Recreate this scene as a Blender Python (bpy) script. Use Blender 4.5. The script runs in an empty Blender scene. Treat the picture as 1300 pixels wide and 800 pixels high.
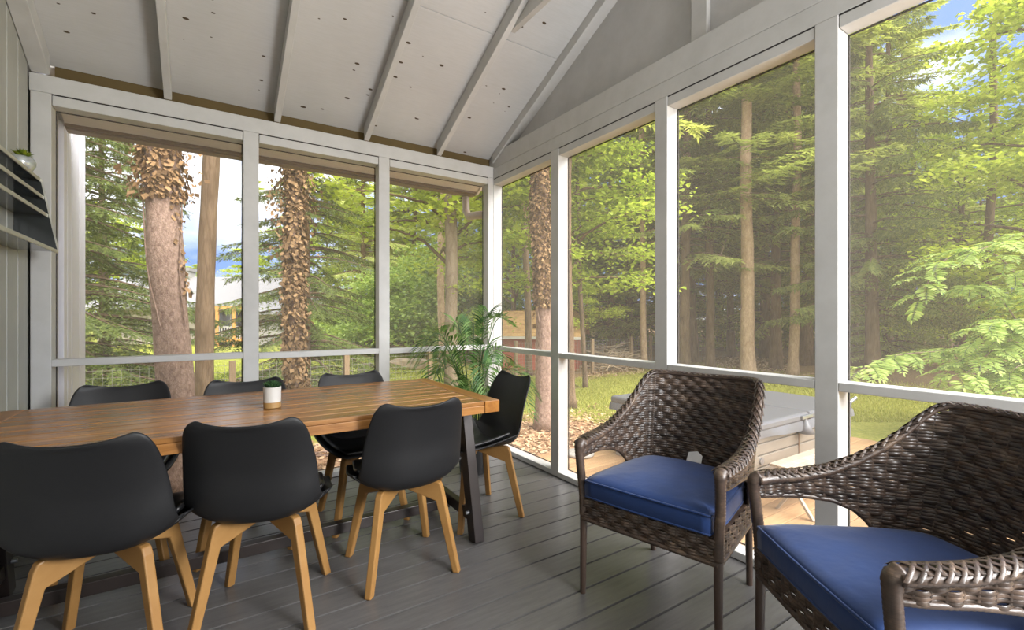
SKY = .72
SUN = 3.4
SUNANG = 60
SUNDIR = (.42,-.85,.95)
EXPO = 1.84
FILL = 165
import bpy, math, random
import numpy as np
from mathutils import Vector, Matrix
PI = math.pi
SC = bpy.context.scene
COL = SC.collection
RNG = np.random.default_rng(7)
random.seed(7)

# ------------------------------------------------------------------ camera frame
FPX = 588.0
TH = math.atan(388/588.0)
S_, C_ = math.sin(TH), math.cos(TH)
CAM = Vector((-2.1727, -3.5983, 1.2))

def at(px, fwd, z):
    """world point that lies fwd metres ahead of the camera in the direction of column px"""
    r = (px-650)/FPX
    return Vector((CAM.x+(S_+r*C_)*fwd, CAM.y+(C_-r*S_)*fwd, z))

def zpx(py, fwd):
    return 1.2-(py-401)/FPX*fwd

# ------------------------------------------------------------------ mesh builder
class MB:
    def __init__(s):
        s.v = []; s.f = []; s.uv = None
    def add(s, verts, faces):
        n = len(s.v)
        s.v += [tuple(v) for v in verts]
        s.f += [tuple(i+n for i in f) for f in faces]
        return s
    def box(s, a, b, M=None):
        x0, y0, z0 = a; x1, y1, z1 = b
        vs = [(x0,y0,z0),(x1,y0,z0),(x1,y1,z0),(x0,y1,z0),(x0,y0,z1),(x1,y0,z1),(x1,y1,z1),(x0,y1,z1)]
        if M is not None: vs = [M @ Vector(v) for v in vs]
        return s.add(vs, [(0,3,2,1),(4,5,6,7),(0,1,5,4),(1,2,6,5),(2,3,7,6),(3,0,4,7)])
    def bar(s, p, q, w, h, up=(0,0,1)):
        p = Vector(p); q = Vector(q); d = (q-p); L = d.length; d.normalize()
        u = Vector(up); x = d.cross(u)
        if x.length < 1e-4: x = d.cross(Vector((0,1,0)))
        x.normalize(); u = x.cross(d)
        vs = []
        for t in (0, L):
            for a, b in ((-1,-1),(1,-1),(1,1),(-1,1)):
                vs.append(p+d*t+x*(a*w/2)+u*(b*h/2))
        return s.add(vs, [(0,1,2,3),(7,6,5,4),(0,4,5,1),(1,5,6,2),(2,6,7,3),(3,7,4,0)])
    def prism(s, pts, axis_vec, org=None, ex=None, ey=None):
        """pts 2D polygon in the plane org + a*ex + b*ey extruded by axis_vec (centred)"""
        ex = Vector(ex); ey = Vector(ey); org = Vector(org); av = Vector(axis_vec)
        n = len(pts)
        vs = [org+ex*a+ey*b-av*.5 for a, b in pts]+[org+ex*a+ey*b+av*.5 for a, b in pts]
        fs = [tuple(range(n-1,-1,-1)), tuple(range(n,2*n))]
        fs += [(i,(i+1)%n,n+(i+1)%n,n+i) for i in range(n)]
        return s.add(vs, fs)
    def tube(s, pts, rad, n=8, caps=True, flat=1.0, upv=None, mod=None):
        pts = [Vector(p) for p in pts]; m = len(pts)
        if not hasattr(rad, '__len__'): rad = [rad]*m
        T = []
        for i in range(m):
            d = pts[min(i+1,m-1)]-pts[max(i-1,0)]
            T.append(d.normalized() if d.length > 1e-9 else Vector((0,0,1)))
        u = Vector(upv) if upv else (Vector((0,0,1)) if abs(T[0].z) < .9 else Vector((1,0,0)))
        vs = []
        for i in range(m):
            x = T[i].cross(u)
            if x.length < 1e-5: x = T[i].cross(Vector((1,.1,0)))
            x.normalize(); uu = x.cross(T[i])
            if not upv: u = uu
            for k in range(n):
                a = 2*PI*k/n
                r = rad[i]*(mod(i,k) if mod else 1)
                vs.append(pts[i]+x*(math.cos(a)*r)+uu*(math.sin(a)*r*flat))
        fs = []
        for i in range(m-1):
            for k in range(n):
                a = i*n+k; b = i*n+(k+1)%n
                fs.append((a,b,b+n,a+n))
        if caps:
            fs.append(tuple(range(n-1,-1,-1))); fs.append(tuple(range((m-1)*n, m*n)))
        return s.add(vs, fs)
    def lathe(s, prof, n=24, org=(0,0,0)):
        ox, oy, oz = org
        vs = []; m = len(prof)
        for r, z in prof:
            for k in range(n):
                a = 2*PI*k/n
                vs.append((ox+r*math.cos(a), oy+r*math.sin(a), oz+z))
        fs = [(i*n+k, i*n+(k+1)%n, (i+1)*n+(k+1)%n, (i+1)*n+k) for i in range(m-1) for k in range(n)]
        fs.append(tuple(range(n-1,-1,-1))); fs.append(tuple(range((m-1)*n, m*n)))
        return s.add(vs, fs)
    def grid(s, P):
        m = len(P); n = len(P[0])
        vs = [v for row in P for v in row]
        fs = [(i*n+j, i*n+j+1, (i+1)*n+j+1, (i+1)*n+j) for i in range(m-1) for j in range(n-1)]
        return s.add(vs, fs)
    def build(s, name, mat=None, parent=None, smooth=False, bevel=0, loc=None, angle=None):
        me = bpy.data.meshes.new(name)
        me.from_pydata(s.v, [], s.f); me.update()
        o = bpy.data.objects.new(name, me); COL.objects.link(o)
        if mat: me.materials.append(mat)
        if smooth:
            me.polygons.foreach_set('use_smooth', [True]*len(me.polygons))
            if angle:
                try: me.set_sharp_from_angle(angle=math.radians(angle))
                except Exception: pass
        if bevel:
            b = o.modifiers.new('Bevel', 'BEVEL'); b.width = bevel; b.segments = 2; b.limit_method = 'ANGLE'; b.angle_limit = math.radians(40)
        if parent: o.parent = parent
        if loc: o.location = loc
        return o

def mesh_np(name, V, F, mat, parent=None, smooth=False):
    """V (n,3) floats, F (m,k) ints, k = 3 or 4"""
    me = bpy.data.meshes.new(name)
    V = np.asarray(V, np.float32); F = np.asarray(F, np.int32)
    k = F.shape[1]
    me.vertices.add(len(V)); me.vertices.foreach_set('co', V.ravel())
    me.loops.add(F.size); me.loops.foreach_set('vertex_index', F.ravel())
    me.polygons.add(len(F))
    me.polygons.foreach_set('loop_start', np.arange(0, F.size, k, dtype=np.int32))
    me.update(calc_edges=True)
    if mat: me.materials.append(mat)
    if smooth: me.polygons.foreach_set('use_smooth', [True]*len(F))
    o = bpy.data.objects.new(name, me); COL.objects.link(o)
    if parent: o.parent = parent
    return o

def thing(name, label, cat, loc=(0,0,0), rz=0, group=None):
    o = bpy.data.objects.new(name, None); COL.objects.link(o)
    o.location = loc; o.rotation_euler = (0,0,rz); o.empty_display_size = .1
    o['label'] = label; o['category'] = cat
    if group: o['group'] = group
    return o

def tag(o, label, cat, group=None):
    o['label'] = label; o['category'] = cat
    if group: o['group'] = group
    return o

def struct(o, label, cat):
    o['kind'] = 'structure'; o['label'] = label; o['category'] = cat
    return o

def dup(root, loc, rz, label, group=None):
    r = root.copy(); COL.objects.link(r); r.location = loc; r.rotation_euler = (0,0,rz); r['label'] = label
    if group: r['group'] = group
    for ch in list(root.children):
        c = ch.copy(); COL.objects.link(c); c.parent = r
        for g in ch.children:
            d = g.copy(); COL.objects.link(d); d.parent = c
    return r

# ------------------------------------------------------------------ materials
def srgb(r, g, b):
    f = lambda c: (c/255/12.92) if c/255 <= .04045 else ((c/255+.055)/1.055)**2.4
    return (f(r), f(g), f(b), 1)

class NT:
    def __init__(s, name):
        s.m = bpy.data.materials.new(name); s.m.use_nodes = True
        s.t = s.m.node_tree; s.t.nodes.clear()
        s.out = s.n('ShaderNodeOutputMaterial')
    def n(s, typ, **kw):
        nd = s.t.nodes.new(typ)
        for k, v in kw.items():
            if k in nd.inputs: nd.inputs[k].default_value = v
            else: setattr(nd, k, v)
        return nd
    def l(s, a, ao, b, bi):
        s.t.links.new(a.outputs[ao], b.inputs[bi])
    def coords(s, scale=(1,1,1), kind='Object', rot=(0,0,0)):
        tc = s.n('ShaderNodeTexCoord'); mp = s.n('ShaderNodeMapping')
        mp.inputs['Scale'].default_value = scale; mp.inputs['Rotation'].default_value = rot
        s.l(tc, kind, mp, 'Vector'); return mp
    def noise(s, vec, scale=5, detail=4, rough=.6):
        nd = s.n('ShaderNodeTexNoise'); nd.inputs['Scale'].default_value = scale
        nd.inputs['Detail'].default_value = detail; nd.inputs['Roughness'].default_value = rough
        if vec: s.l(vec, 'Vector', nd, 'Vector')
        return nd
    def ramp(s, src, out, stops):
        r = s.n('ShaderNodeValToRGB'); e = r.color_ramp.elements
        while len(e) < len(stops): e.new(.5)
        for i, (p, c) in enumerate(stops):
            e[i].position = p; e[i].color = c if len(c) == 4 else (*c, 1)
        s.l(src, out, r, 'Fac'); return r
    def mix(s, fac, a, b, typ='MIX'):
        """fac/a/b: value/colour or (node, output)"""
        m = s.n('ShaderNodeMix'); m.data_type = 'RGBA'; m.blend_type = typ
        for idx, v in ((0, fac), (6, a), (7, b)):
            if isinstance(v, tuple) and len(v) == 2 and not isinstance(v[0], float):
                s.t.links.new(v[0].outputs[v[1]], m.inputs[idx])
            else: m.inputs[idx].default_value = v
        return m
    def bsdf(s, rough=.5, spec=.5, **kw):
        p = s.n('ShaderNodeBsdfPrincipled'); p.inputs['Roughness'].default_value = rough
        p.inputs['Specular IOR Level'].default_value = spec
        for k, v in kw.items(): p.inputs[k].default_value = v
        s.l(p, 'BSDF', s.out, 'Surface'); return p
    def bump(s, p, src, out, strength=.3, dist=.01):
        b = s.n('ShaderNodeBump'); b.inputs['Strength'].default_value = strength; b.inputs['Distance'].default_value = dist
        s.l(src, out, b, 'Height'); s.l(b, 'Normal', p, 'Normal'); return b

def m_plain(name, c, rough=.5, spec=.5, metal=0, var=.08, scale=8, bump=.05, stretch=(1,1,1)):
    t = NT(name); p = t.bsdf(rough, spec, Metallic=metal)
    v = t.coords(stretch); n = t.noise(v, scale, 5)
    lo = tuple(x*(1-var) for x in c[:3])+(1,); hi = tuple(min(1,x*(1+var)) for x in c[:3])+(1,)
    r = t.ramp(n, 'Fac', [(.3, lo), (.7, hi)]); t.l(r, 'Color', p, 'Base Color')
    if bump: t.bump(p, n, 'Fac', bump, .01)
    return t.m

def m_paint(name, c, grain=(1,1,1), rough=.45, var=.07, dirt=.0):
    """painted lumber: slight long grain and fine mottling"""
    t = NT(name); p = t.bsdf(rough, .4)
    v = t.coords(grain); n = t.noise(v, 9, 6, .65)
    v2 = t.coords(); n2 = t.noise(v2, 2.2, 3)
    lo = tuple(x*(1-var) for x in c[:3])+(1,); hi = tuple(min(1,x*(1+var)) for x in c[:3])+(1,)
    r = t.ramp(n2, 'Fac', [(.3, lo), (.7, hi)])
    g = t.ramp(n, 'Fac', [(.35, (.93,.93,.92,1)), (.6, (1,1,1,1))])
    m = t.mix(1.0, (r,'Color'), (g,'Color'), 'MULTIPLY'); src = (m, 2)
    if dirt:
        vs = t.coords((1,1,1)); vo = t.n('ShaderNodeTexVoronoi'); vo.inputs['Scale'].default_value = 2.6
        t.l(vs, 'Vector', vo, 'Vector')
        k = t.ramp(vo, 'Distance', [(.0, (1,1,1,1)), (.03, (0,0,0,1))])
        m2 = t.mix((k,'Color'), src, srgb(90,75,60)); src = (m2, 2)
    t.t.links.new(src[0].outputs[src[1]], p.inputs['Base Color'])
    t.bump(p, n, 'Fac', .12, .004)
    return t.m

def m_wood(name, c1, c2, grain=(1,14,14), rough=.4, spec=.5, scale=3, island=True, bump=.1):
    t = NT(name); p = t.bsdf(rough, spec)
    v = t.coords(grain)
    if island:
        g = t.n('ShaderNodeNewGeometry'); mul = t.n('ShaderNodeMath', operation='MULTIPLY'); mul.inputs[1].default_value = 37.
        t.l(g, 'Random Per Island', mul, 0)
        ad = t.n('ShaderNodeVectorMath', operation='ADD'); t.l(v, 'Vector', ad, 0); t.l(mul, 'Value', ad, 1)
        vec = ad
    else: vec = v
    n = t.noise(vec, scale, 8, .62); n.inputs['Distortion'].default_value = .6
    r = t.ramp(n, 'Fac', [(.25, c1), (.75, c2)]); src = (r,'Color')
    if island:
        k = t.ramp(g, 'Random Per Island', [(0,(.70,.68,.66,1)),(1,(1.14,1.1,1.04,1))])
        m = t.mix(1.0, src, (k,'Color'), 'MULTIPLY'); src = (m,2)
    t.t.links.new(src[0].outputs[src[1]], p.inputs['Base Color'])
    if bump: t.bump(p, n, 'Fac', bump, .005)
    return t.m

def m_leaf(name, c1, c2, trans=.45, rough=.5, tint=(1.1,1.1,.68,1)):
    """leaf: per-leaf random tone, partly translucent"""
    t = NT(name)
    g = t.n('ShaderNodeNewGeometry')
    r = t.ramp(g, 'Random Per Island', [(0, c1), (1, c2)])
    oi = t.n('ShaderNodeObjectInfo')
    k = t.ramp(oi, 'Random', [(0,(.8,.85,.8,1)),(1,(1.15,1.1,1.0,1))])
    m = t.mix(1.0, (r,'Color'), (k,'Color'), 'MULTIPLY')
    d = t.n('ShaderNodeBsdfPrincipled'); d.inputs['Roughness'].default_value = rough; d.inputs['Specular IOR Level'].default_value = .25
    tr = t.n('ShaderNodeBsdfTranslucent'); mx = t.n('ShaderNodeMixShader'); mx.inputs[0].default_value = trans
    t.l(m, 2, d, 'Base Color')
    y = t.mix(1.0, (m,2), tint, 'MULTIPLY'); t.l(y, 2, tr, 'Color')
    t.l(d, 'BSDF', mx, 1); t.l(tr, 'BSDF', mx, 2); t.l(mx, 'Shader', t.out, 'Surface')
    return t.m

def m_bark(name, c1, c2, scale=10, stretch=(1,1,.22), bump=.9):
    t = NT(name); p = t.bsdf(.9, .15)
    v = t.coords(stretch); n = t.noise(v, scale, 8, .7)
    vo = t.n('ShaderNodeTexVoronoi'); vo.inputs['Scale'].default_value = scale*1.6; vo.feature = 'DISTANCE_TO_EDGE'
    t.l(v, 'Vector', vo, 'Vector')
    r = t.ramp(n, 'Fac', [(.3, c1), (.7, c2)])
    k = t.ramp(vo, 'Distance', [(0,(.80,.78,.76,1)),(.14,(1,1,1,1))])
    m = t.mix(1.0, (r,'Color'), (k,'Color'), 'MULTIPLY'); t.l(m, 2, p, 'Base Color')
    mm = t.n('ShaderNodeMath', operation='MULTIPLY'); t.l(k, 'Color', mm, 0); t.l(n, 'Fac', mm, 1)
    t.bump(p, mm, 'Value', bump, .02)
    return t.m

M = {}
M['white'] = m_paint('white painted lumber', (.66,.65,.63,1), (1,1,1))
M['ceiling'] = None
M['gable'] = m_paint('painted gable panel', (.60,.59,.58,1), dirt=.0)
M['grayboard'] = m_paint('grey painted boards', (.46,.46,.42,1), (14,14,.8), var=.12)
M['siding'] = m_paint('weathered white siding', (.80,.80,.88,1), (14,14,.8), var=.06)
M['soffit'] = m_paint('soffit paint', (.90,.86,.82,1), (1,10,10))
M['fascia'] = m_plain('brown gutter paint', srgb(122,98,80), .5)
M['olive'] = m_plain('old unpainted blocking', srgb(92,76,44), .9)
M['gap_shade_bead'] = m_plain('gap shade and screen bead', srgb(48,44,42), .9)  # flat dark colour for shade in gaps, also used on the screen bead
M['black_metal'] = m_plain('dark brown powder coated steel', srgb(44,37,35), .38, .5, .2, bump=.02)
M['beech'] = m_wood('beech', srgb(178,130,72), srgb(206,160,98), (1,1,1), .42, .4, 5, island=True, bump=.05)
M['plastic'] = m_plain('black moulded plastic', (.010,.010,.011,1), .5, .38, bump=.03, scale=90)
M['pad'] = m_plain('black leatherette', (.011,.011,.012,1), .36, .5, bump=.08, scale=140)
M['acacia'] = m_wood('oiled acacia', srgb(128,82,42), srgb(200,146,86), (1,13,13), .26, .5, 2.6)
M['acacia_end'] = m_wood('oiled acacia breadboard', srgb(150,94,38), srgb(206,144,70), (13,1,13), .32, .5, 2.6)
M['groove'] = m_plain('dark joint', srgb(52,32,18), .8)
M['ceramic'] = m_plain('matt white ceramic', (.72,.70,.66,1), .5, bump=0, var=.03)
M['potwood'] = m_wood('pale bamboo', srgb(186,146,88), srgb(214,176,118), (1,1,10), .5)
M['succulent'] = m_leaf('succulent leaf', srgb(34,60,40), srgb(74,108,66), .1)
M['succ_yellow'] = m_leaf('yellow green succulent leaf', srgb(90,110,20), srgb(150,160,50), .15)
M['palm'] = m_leaf('palm leaf', srgb(52,88,50), srgb(124,158,96), .35)
M['palmstem'] = m_plain('palm stem', srgb(56,82,38), .5)
M['blackpot'] = m_plain('black plastic pot', (.012,.012,.013,1), .4)
M['soil'] = m_plain('potting soil', srgb(50,38,28), .95, bump=.5, scale=40)
M['shelfglass'] = m_plain('smoked dark shelf panel', srgb(44,47,46), .12, .6, bump=0)
M['shelfmetal'] = m_plain('brushed shelf edge', srgb(196,194,184), .35, .5, .6, bump=0)
M['silver'] = m_plain('silvery glazed pot', srgb(200,205,205), .12, .6, .55, bump=0)
def m_wicker():
    t = NT('brown resin wicker'); p = t.bsdf(.36, .5)
    g = t.n('ShaderNodeNewGeometry')
    v = t.coords((1,1,1)); n = t.noise(v, 16, 5, .7)
    v2 = t.coords((5,5,90)); n2 = t.noise(v2, 6, 3, .6)
    a = t.ramp(n, 'Fac', [(.28, srgb(40,33,30)), (.55, srgb(66,55,48)), (.78, srgb(106,91,76))])
    k = t.ramp(g, 'Random Per Island', [(0,(.5,.48,.47,1)),(1,(1.6,1.52,1.45,1))])
    m = t.mix(1.0, (a,'Color'), (k,'Color'), 'MULTIPLY')
    k2 = t.ramp(n2, 'Fac', [(.35,(.8,.8,.8,1)),(.65,(1.25,1.22,1.18,1))])
    m2 = t.mix(1.0, (m,2), (k2,'Color'), 'MULTIPLY'); t.l(m2, 2, p, 'Base Color')
    t.bump(p, n2, 'Fac', .25, .003)
    return t.m
M["wicker"] = m_wicker()
M["wickerpole"] = m_plain("brown coated pole", srgb(66,56,50), .38, .5, bump=.05, scale=60)
def m_cushion():
    t = NT('navy blue outdoor fabric'); p = t.bsdf(.62, .3)
    p.inputs['Sheen Weight'].default_value = .15
    v = t.coords(); n = t.noise(v, 5, 4); n2 = t.noise(v, 420, 2)
    r = t.ramp(n, 'Fac', [(.3, srgb(12,43,92)), (.7, srgb(18,54,110))]); t.l(r, 'Color', p, 'Base Color')
    n3 = t.noise(t.coords((1,1,.5)), 11, 3, .5)
    b = t.bump(p, n2, 'Fac', .08, .001)
    b2 = t.n('ShaderNodeBump'); b2.inputs['Strength'].default_value = .35; b2.inputs['Distance'].default_value = .012
    t.l(n3, 'Fac', b2, 'Height'); t.l(b, 'Normal', b2, 'Normal'); t.l(b2, 'Normal', p, 'Normal')
    return t.m
M['cushion'] = m_cushion()
M['tagwhite'] = m_plain('white care label', (.75,.75,.75,1), .6)
M['tubcover'] = m_plain('grey vinyl spa cover', srgb(106,107,111), .42, .4, var=.06, scale=4, bump=.06)
M['tubside'] = m_paint('beige tub panel', srgb(138,129,117), (1,1,8))
M['deck'] = m_wood('new cedar decking', srgb(178,138,98), srgb(210,174,132), (1.2,10,10), .6, .3, 2.2)
M['benchwood'] = m_wood('whitewashed slat wood', srgb(170,156,138), srgb(204,192,174), (10,1,10), .7)
M['stone'] = m_plain('pebbled white stone', srgb(180,175,166), .8, var=.18, scale=40, bump=.5)
M['fencewood'] = m_plain('weathered fence wood', srgb(150,126,98), .85, var=.15, stretch=(4,4,.6))
M['wire'] = m_plain('galvanised wire', srgb(150,146,136), .5, .4, .3, bump=0)
M['rock'] = m_plain('grey field stone', srgb(120,112,104), .9, var=.35, scale=9, bump=.8)
M['log'] = m_plain('dead log', srgb(176,156,130), .9, var=.3, scale=6, bump=.8)
M['needle'] = m_leaf('spruce needles', srgb(128,142,78), srgb(200,206,130), .48)
M['needle_dark'] = m_leaf('dark spruce needles', srgb(84,100,54), srgb(146,158,92), .4)
M['needle_yellow'] = m_leaf('pale hemlock needles', srgb(140,154,84), srgb(202,210,134), .45)
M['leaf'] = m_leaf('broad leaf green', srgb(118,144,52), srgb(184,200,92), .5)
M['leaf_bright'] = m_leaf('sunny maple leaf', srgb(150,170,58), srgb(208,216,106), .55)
M['leaf_soft'] = m_leaf('pale lace leaf', srgb(122,150,72), srgb(188,206,124), .5)
M['leaf_sumac'] = m_leaf('sumac leaflet', srgb(148,176,84), srgb(214,226,136), .45)
M['deadleaf'] = m_leaf('dead ivy leaf', srgb(80,60,40), srgb(160,130,96), .12, .8, (1,.95,.85,1))
M['litterleaf'] = m_leaf('fallen leaf', srgb(150,112,82), srgb(222,190,158), .1, .8, (1,.95,.85,1))
M['grassblade'] = m_leaf('grass blade', srgb(136,142,62), srgb(192,192,108), .35, .7, (1.1,1.1,.7,1))
M['grass_suntint'] = m_leaf('yellow green grass tinted as sunlit', srgb(168,180,70), srgb(214,218,116), .4, .7, (1.1,1.1,.7,1))  # lawn grass with sunlight put into its colour
M['bark_ivy'] = m_bark('ruddy spruce bark', srgb(122,96,82), srgb(196,168,150), 30, (1,1,.6), .8)
M['bark'] = m_bark('brown conifer bark', srgb(110,88,66), srgb(168,142,114), 9, (1,1,.2))
M['bark_pale'] = m_bark('pale trunk bark', srgb(160,132,106), srgb(206,178,150), 12, (1,1,.4), .5)
M['bark_smooth'] = m_bark('smooth grey bark', srgb(140,122,98), srgb(184,166,140), 6, (1,1,.3), .25)
M['bark_dark'] = m_bark('dark wet bark', srgb(88,72,58), srgb(136,116,96), 8, (1,1,.2), .6)
M['shedred'] = m_paint('barn red boards', srgb(176,96,78), (10,10,.8), .6)
M['shedwhite'] = m_plain('white eave trim', srgb(220,214,204), .5)
M['shingle'] = m_plain('mossy shingles', srgb(176,140,92), .9, var=.3, scale=5, bump=.5)
M['shedgable'] = m_plain('weathered gable boards', srgb(110,92,72), .9)
M['houseroof'] = m_plain('pale grey shingles', srgb(158,156,156), .9, var=.08)
M['housewall'] = m_plain('greige house siding', srgb(150,142,128), .8)
M['housewhite'] = m_plain('white house siding', srgb(190,187,182), .7, var=.04)
M['housetimber'] = m_plain('orange porch timber', srgb(206,150,86), .7)
M['houseglass'] = m_plain('dark window glass', srgb(70,74,80), .1, .6)
M['chrome'] = m_plain('grey lifter metal', srgb(150,152,156), .3, .5, .7)
# ================================================================== ROOM
SL = .465                      # roof slope
def roofz(y, z0): return z0-SL*y

# floor: painted boards running along X, each board a strip of the one floor mesh
def m_floor():
    t = NT('grey deck paint'); p = t.bsdf(.36, .45)
    v = t.coords((1.2,9,9)); n = t.noise(v, 5, 6, .65)
    g = t.n('ShaderNodeNewGeometry')
    k = t.ramp(g, 'Random Per Island', [(0,(.88,.88,.88,1)),(1,(1.1,1.1,1.1,1))])
    r = t.ramp(n, 'Fac', [(.3, srgb(96,94,94)), (.7, srgb(116,114,113))])
    m = t.mix(1.0, (r,'Color'), (k,'Color'), 'MULTIPLY')
    v2 = t.coords((1,1,1)); n2 = t.noise(v2, 70, 3, .7)
    ch = t.ramp(n2, 'Fac', [(.74,(0,0,0,1)),(.78,(1,1,1,1))])
    m2 = t.mix((ch,'Color'), (m,2), srgb(128,126,124)); t.l(m2, 2, p, 'Base Color')
    n3 = t.noise(v2, 3, 3); rr = t.ramp(n3, 'Fac', [(.1,(.27,)*3),(.9,(.37,)*3)]); t.l(rr, 'Color', p, 'Roughness')
    t.bump(p, n, 'Fac', .18, .004)
    return t.m
M['floor'] = m_floor()
mb = MB()
y = -1.183+.148*9
while y > -5.6:
    y1 = min(y-.011, .085)
    y0 = y-.148
    if y0 < .08:
        mb.box((-2.985, y0, -.035), (.088, y1, 0))
    y -= .148
mb.box((-2.985, -5.6, -.12), (.085, .08, -.022))
fl = mb.build('floor', M['floor']); fl.data.materials.append(M['gap_shade_bead'])  # dark base box stands in for shade in the board gaps
for p_ in list(fl.data.polygons)[-6:]: p_.material_index = 1
struct(fl, 'dark grey painted board floor of the screened porch', 'floor')

# ceiling sheathing with seams and dark knots
def m_ceiling():
    t = NT('white painted plywood'); p = t.bsdf(.6, .3)
    v = t.coords(); n = t.noise(v, 1.6, 4); r = t.ramp(n, 'Fac', [(.3,(.63,.625,.615,1)),(.7,(.71,.705,.695,1))])
    vg = t.coords((2,30,2)); ng = t.noise(vg, 5, 4); kg = t.ramp(ng, 'Fac', [(.35,(.95,.95,.94,1)),(.6,(1,1,1,1))])
    m = t.mix(1.0, (r,'Color'), (kg,'Color'), 'MULTIPLY')
    vv = t.coords((7.5,17,0)); vo = t.n('ShaderNodeTexVoronoi', voronoi_dimensions='2D'); vo.inputs['Scale'].default_value = 1.0
    t.l(vv, 'Vector', vo, 'Vector')
    wn = t.noise(t.coords((1,1,1)), 14, 3)
    # size of each knot varies with the cell colour
    sp = t.n('ShaderNodeSeparateColor'); t.l(vo, 'Color', sp, 'Color')
    th = t.n('ShaderNodeMapRange'); t.l(sp, 'Red', th, 'Value')
    th.inputs['From Min'].default_value = .80; th.inputs['To Min'].default_value = 0; th.inputs['To Max'].default_value = .17
    sub = t.n('ShaderNodeMath', operation='SUBTRACT'); t.l(th, 'Result', sub, 0); t.l(vo, 'Distance', sub, 1)
    ad = t.n('ShaderNodeMath', operation='MULTIPLY_ADD'); t.l(wn, 'Fac', ad, 0); ad.inputs[1].default_value = .10; t.l(sub, 'Value', ad, 2)
    gt = t.n('ShaderNodeMath', operation='GREATER_THAN'); t.l(ad, 'Value', gt, 0); gt.inputs[1].default_value = .085
    m2 = t.mix((gt,'Value'), (m,2), srgb(84,70,52)); t.l(m2, 2, p, 'Base Color')
    t.bump(p, ng, 'Fac', .15, .004)
    return t.m
M['ceiling'] = m_ceiling()
mb = MB()
ZU = 2.662                     # underside of the sheathing at y = 0
def slab(mb, x0, x1, ya, yb, z0, t):
    za, zb = roofz(ya,z0), roofz(yb,z0)
    vs = [(x0,ya,za),(x1,ya,za),(x1,yb,zb),(x0,yb,zb),(x0,ya,za+t),(x1,ya,za+t),(x1,yb,zb+t),(x0,yb,zb+t)]
    mb.add(vs, [(0,1,2,3),(7,6,5,4),(0,4,5,1),(1,5,6,2),(2,6,7,3),(3,7,4,0)])
slab(mb, -3.02, .30, .066, -.925, ZU, .018)
slab(mb, -3.02, .30, -.931, -2.5, ZU, .018)
slab(mb, -3.02, .30, .06, -2.52, ZU+.022, .03)
slab(mb, -3.02, .30, .52, .088, ZU+.05, .03)
zr = ZU+SL*2.5
mb.add([(-3.02,-2.49,zr),(.30,-2.49,zr),(.30,-5.3,zr-1.20),(-3.02,-5.3,zr-1.20),(-3.02,-2.49,zr+.05),(.30,-2.49,zr+.05),(.30,-5.3,zr-1.15),(-3.02,-5.3,zr-1.15)], [(3,2,1,0),(4,5,6,7),(0,1,5,4),(1,2,6,5),(2,3,7,6),(3,0,4,7)])
struct(mb.build('ceiling', M['ceiling']), 'white painted plywood ceiling sloping up from the back wall, specked with knots', 'ceiling')

for i, (xc, w, dz) in enumerate([(-2.373,.04,0), (-1.76,.04,0), (-1.142,.04,0), (-.535,.04,0), (-2.944,.078,0), (.028,.085,.03)]):
    mb = MB(); slab(mb, xc-w/2, xc+w/2, .0, -2.5, 2.551+dz, ZU-2.551-dz-.002)
    o = mb.build('trim_%d' % (i+1), M['white'], bevel=.003)
    struct(o, ['first white rafter from the left wall','second white rafter from the left wall','third white rafter from the left wall',
               'fourth white rafter from the left wall','doubled white rafter running up against the grey left wall','white rafter lying against the gable panel above the right screens'][i], 'rafter')

# diagonal collar tie at the top of the frame beside the fourth rafter
mb = MB(); mb.box((-.514,-3.9,3.06),(-.476,-1.06,3.15))
struct(mb.build('trim_7', M['white'], bevel=.003), 'white collar tie fixed to the side of the fourth rafter', 'brace')

# ---- back wall
wb = struct(bpy.data.objects.new('wall_back', None), 'white framed back wall of the porch with three screened openings', 'wall'); COL.objects.link(wb)
def part(mb, name, mat, parent, **k): return mb.build(name, mat, parent, **k)
W = M['white']
part(MB().box((-2.99,0,2.449),(.0,.09,2.548)), 'header_beam', W, wb, bevel=.003)
XS = [(-2.985,-2.9),(-1.965,-1.873),(-1.046,-.960),(-.055,.09)]
for k, (a, b) in enumerate(XS[:3]):
    part(MB().box((a,0,.04),(b,.09,2.4485)), 'post', W, wb, bevel=.003)
part(MB().box((-.055,.0,.04),(-.002,.09,2.4485)), 'post', W, wb, bevel=.003)
for (a, b) in [(-2.899,-1.966),(-1.872,-1.047),(-.959,-.056)]:
    part(MB().box((a+.002,.002,2.385),(b-.002,.09,2.442)), 'top_trim', W, wb, bevel=.003)
    part(MB().box((a,.004,2.442),(b,.08,2.4495)), 'gap_shade', M['gap_shade_bead'], wb)  # dark strip stands in for shade in the seam over the trim
part(MB().box((-2.985,0,0.004),(-.0,.09,.04)), 'sill_plate', W, wb, bevel=.003)
part(MB().box((-2.9,.07,2.549),(.0,.085,2.655)), 'blocking', M['olive'], wb)
def m_screen():
    t = NT('fibreglass insect screen')
    tr = t.n('ShaderNodeBsdfTransparent'); d = t.n('ShaderNodeBsdfDiffuse'); d.inputs['Color'].default_value = (.50,.46,.40,1)
    tl = t.n('ShaderNodeBsdfTranslucent'); tl.inputs['Color'].default_value = (.50,.46,.40,1)
    a = t.n('ShaderNodeMixShader'); a.inputs[0].default_value = .5; t.l(d,'BSDF',a,1); t.l(tl,'BSDF',a,2)
    b = t.n('ShaderNodeMixShader'); b.inputs[0].default_value = SCREEN; t.l(tr,'BSDF',b,1); t.l(a,'Shader',b,2)
    t.l(b,'Shader',t.out,'Surface'); return t.m
SCREEN = .20
M['screen'] = m_screen()
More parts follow.
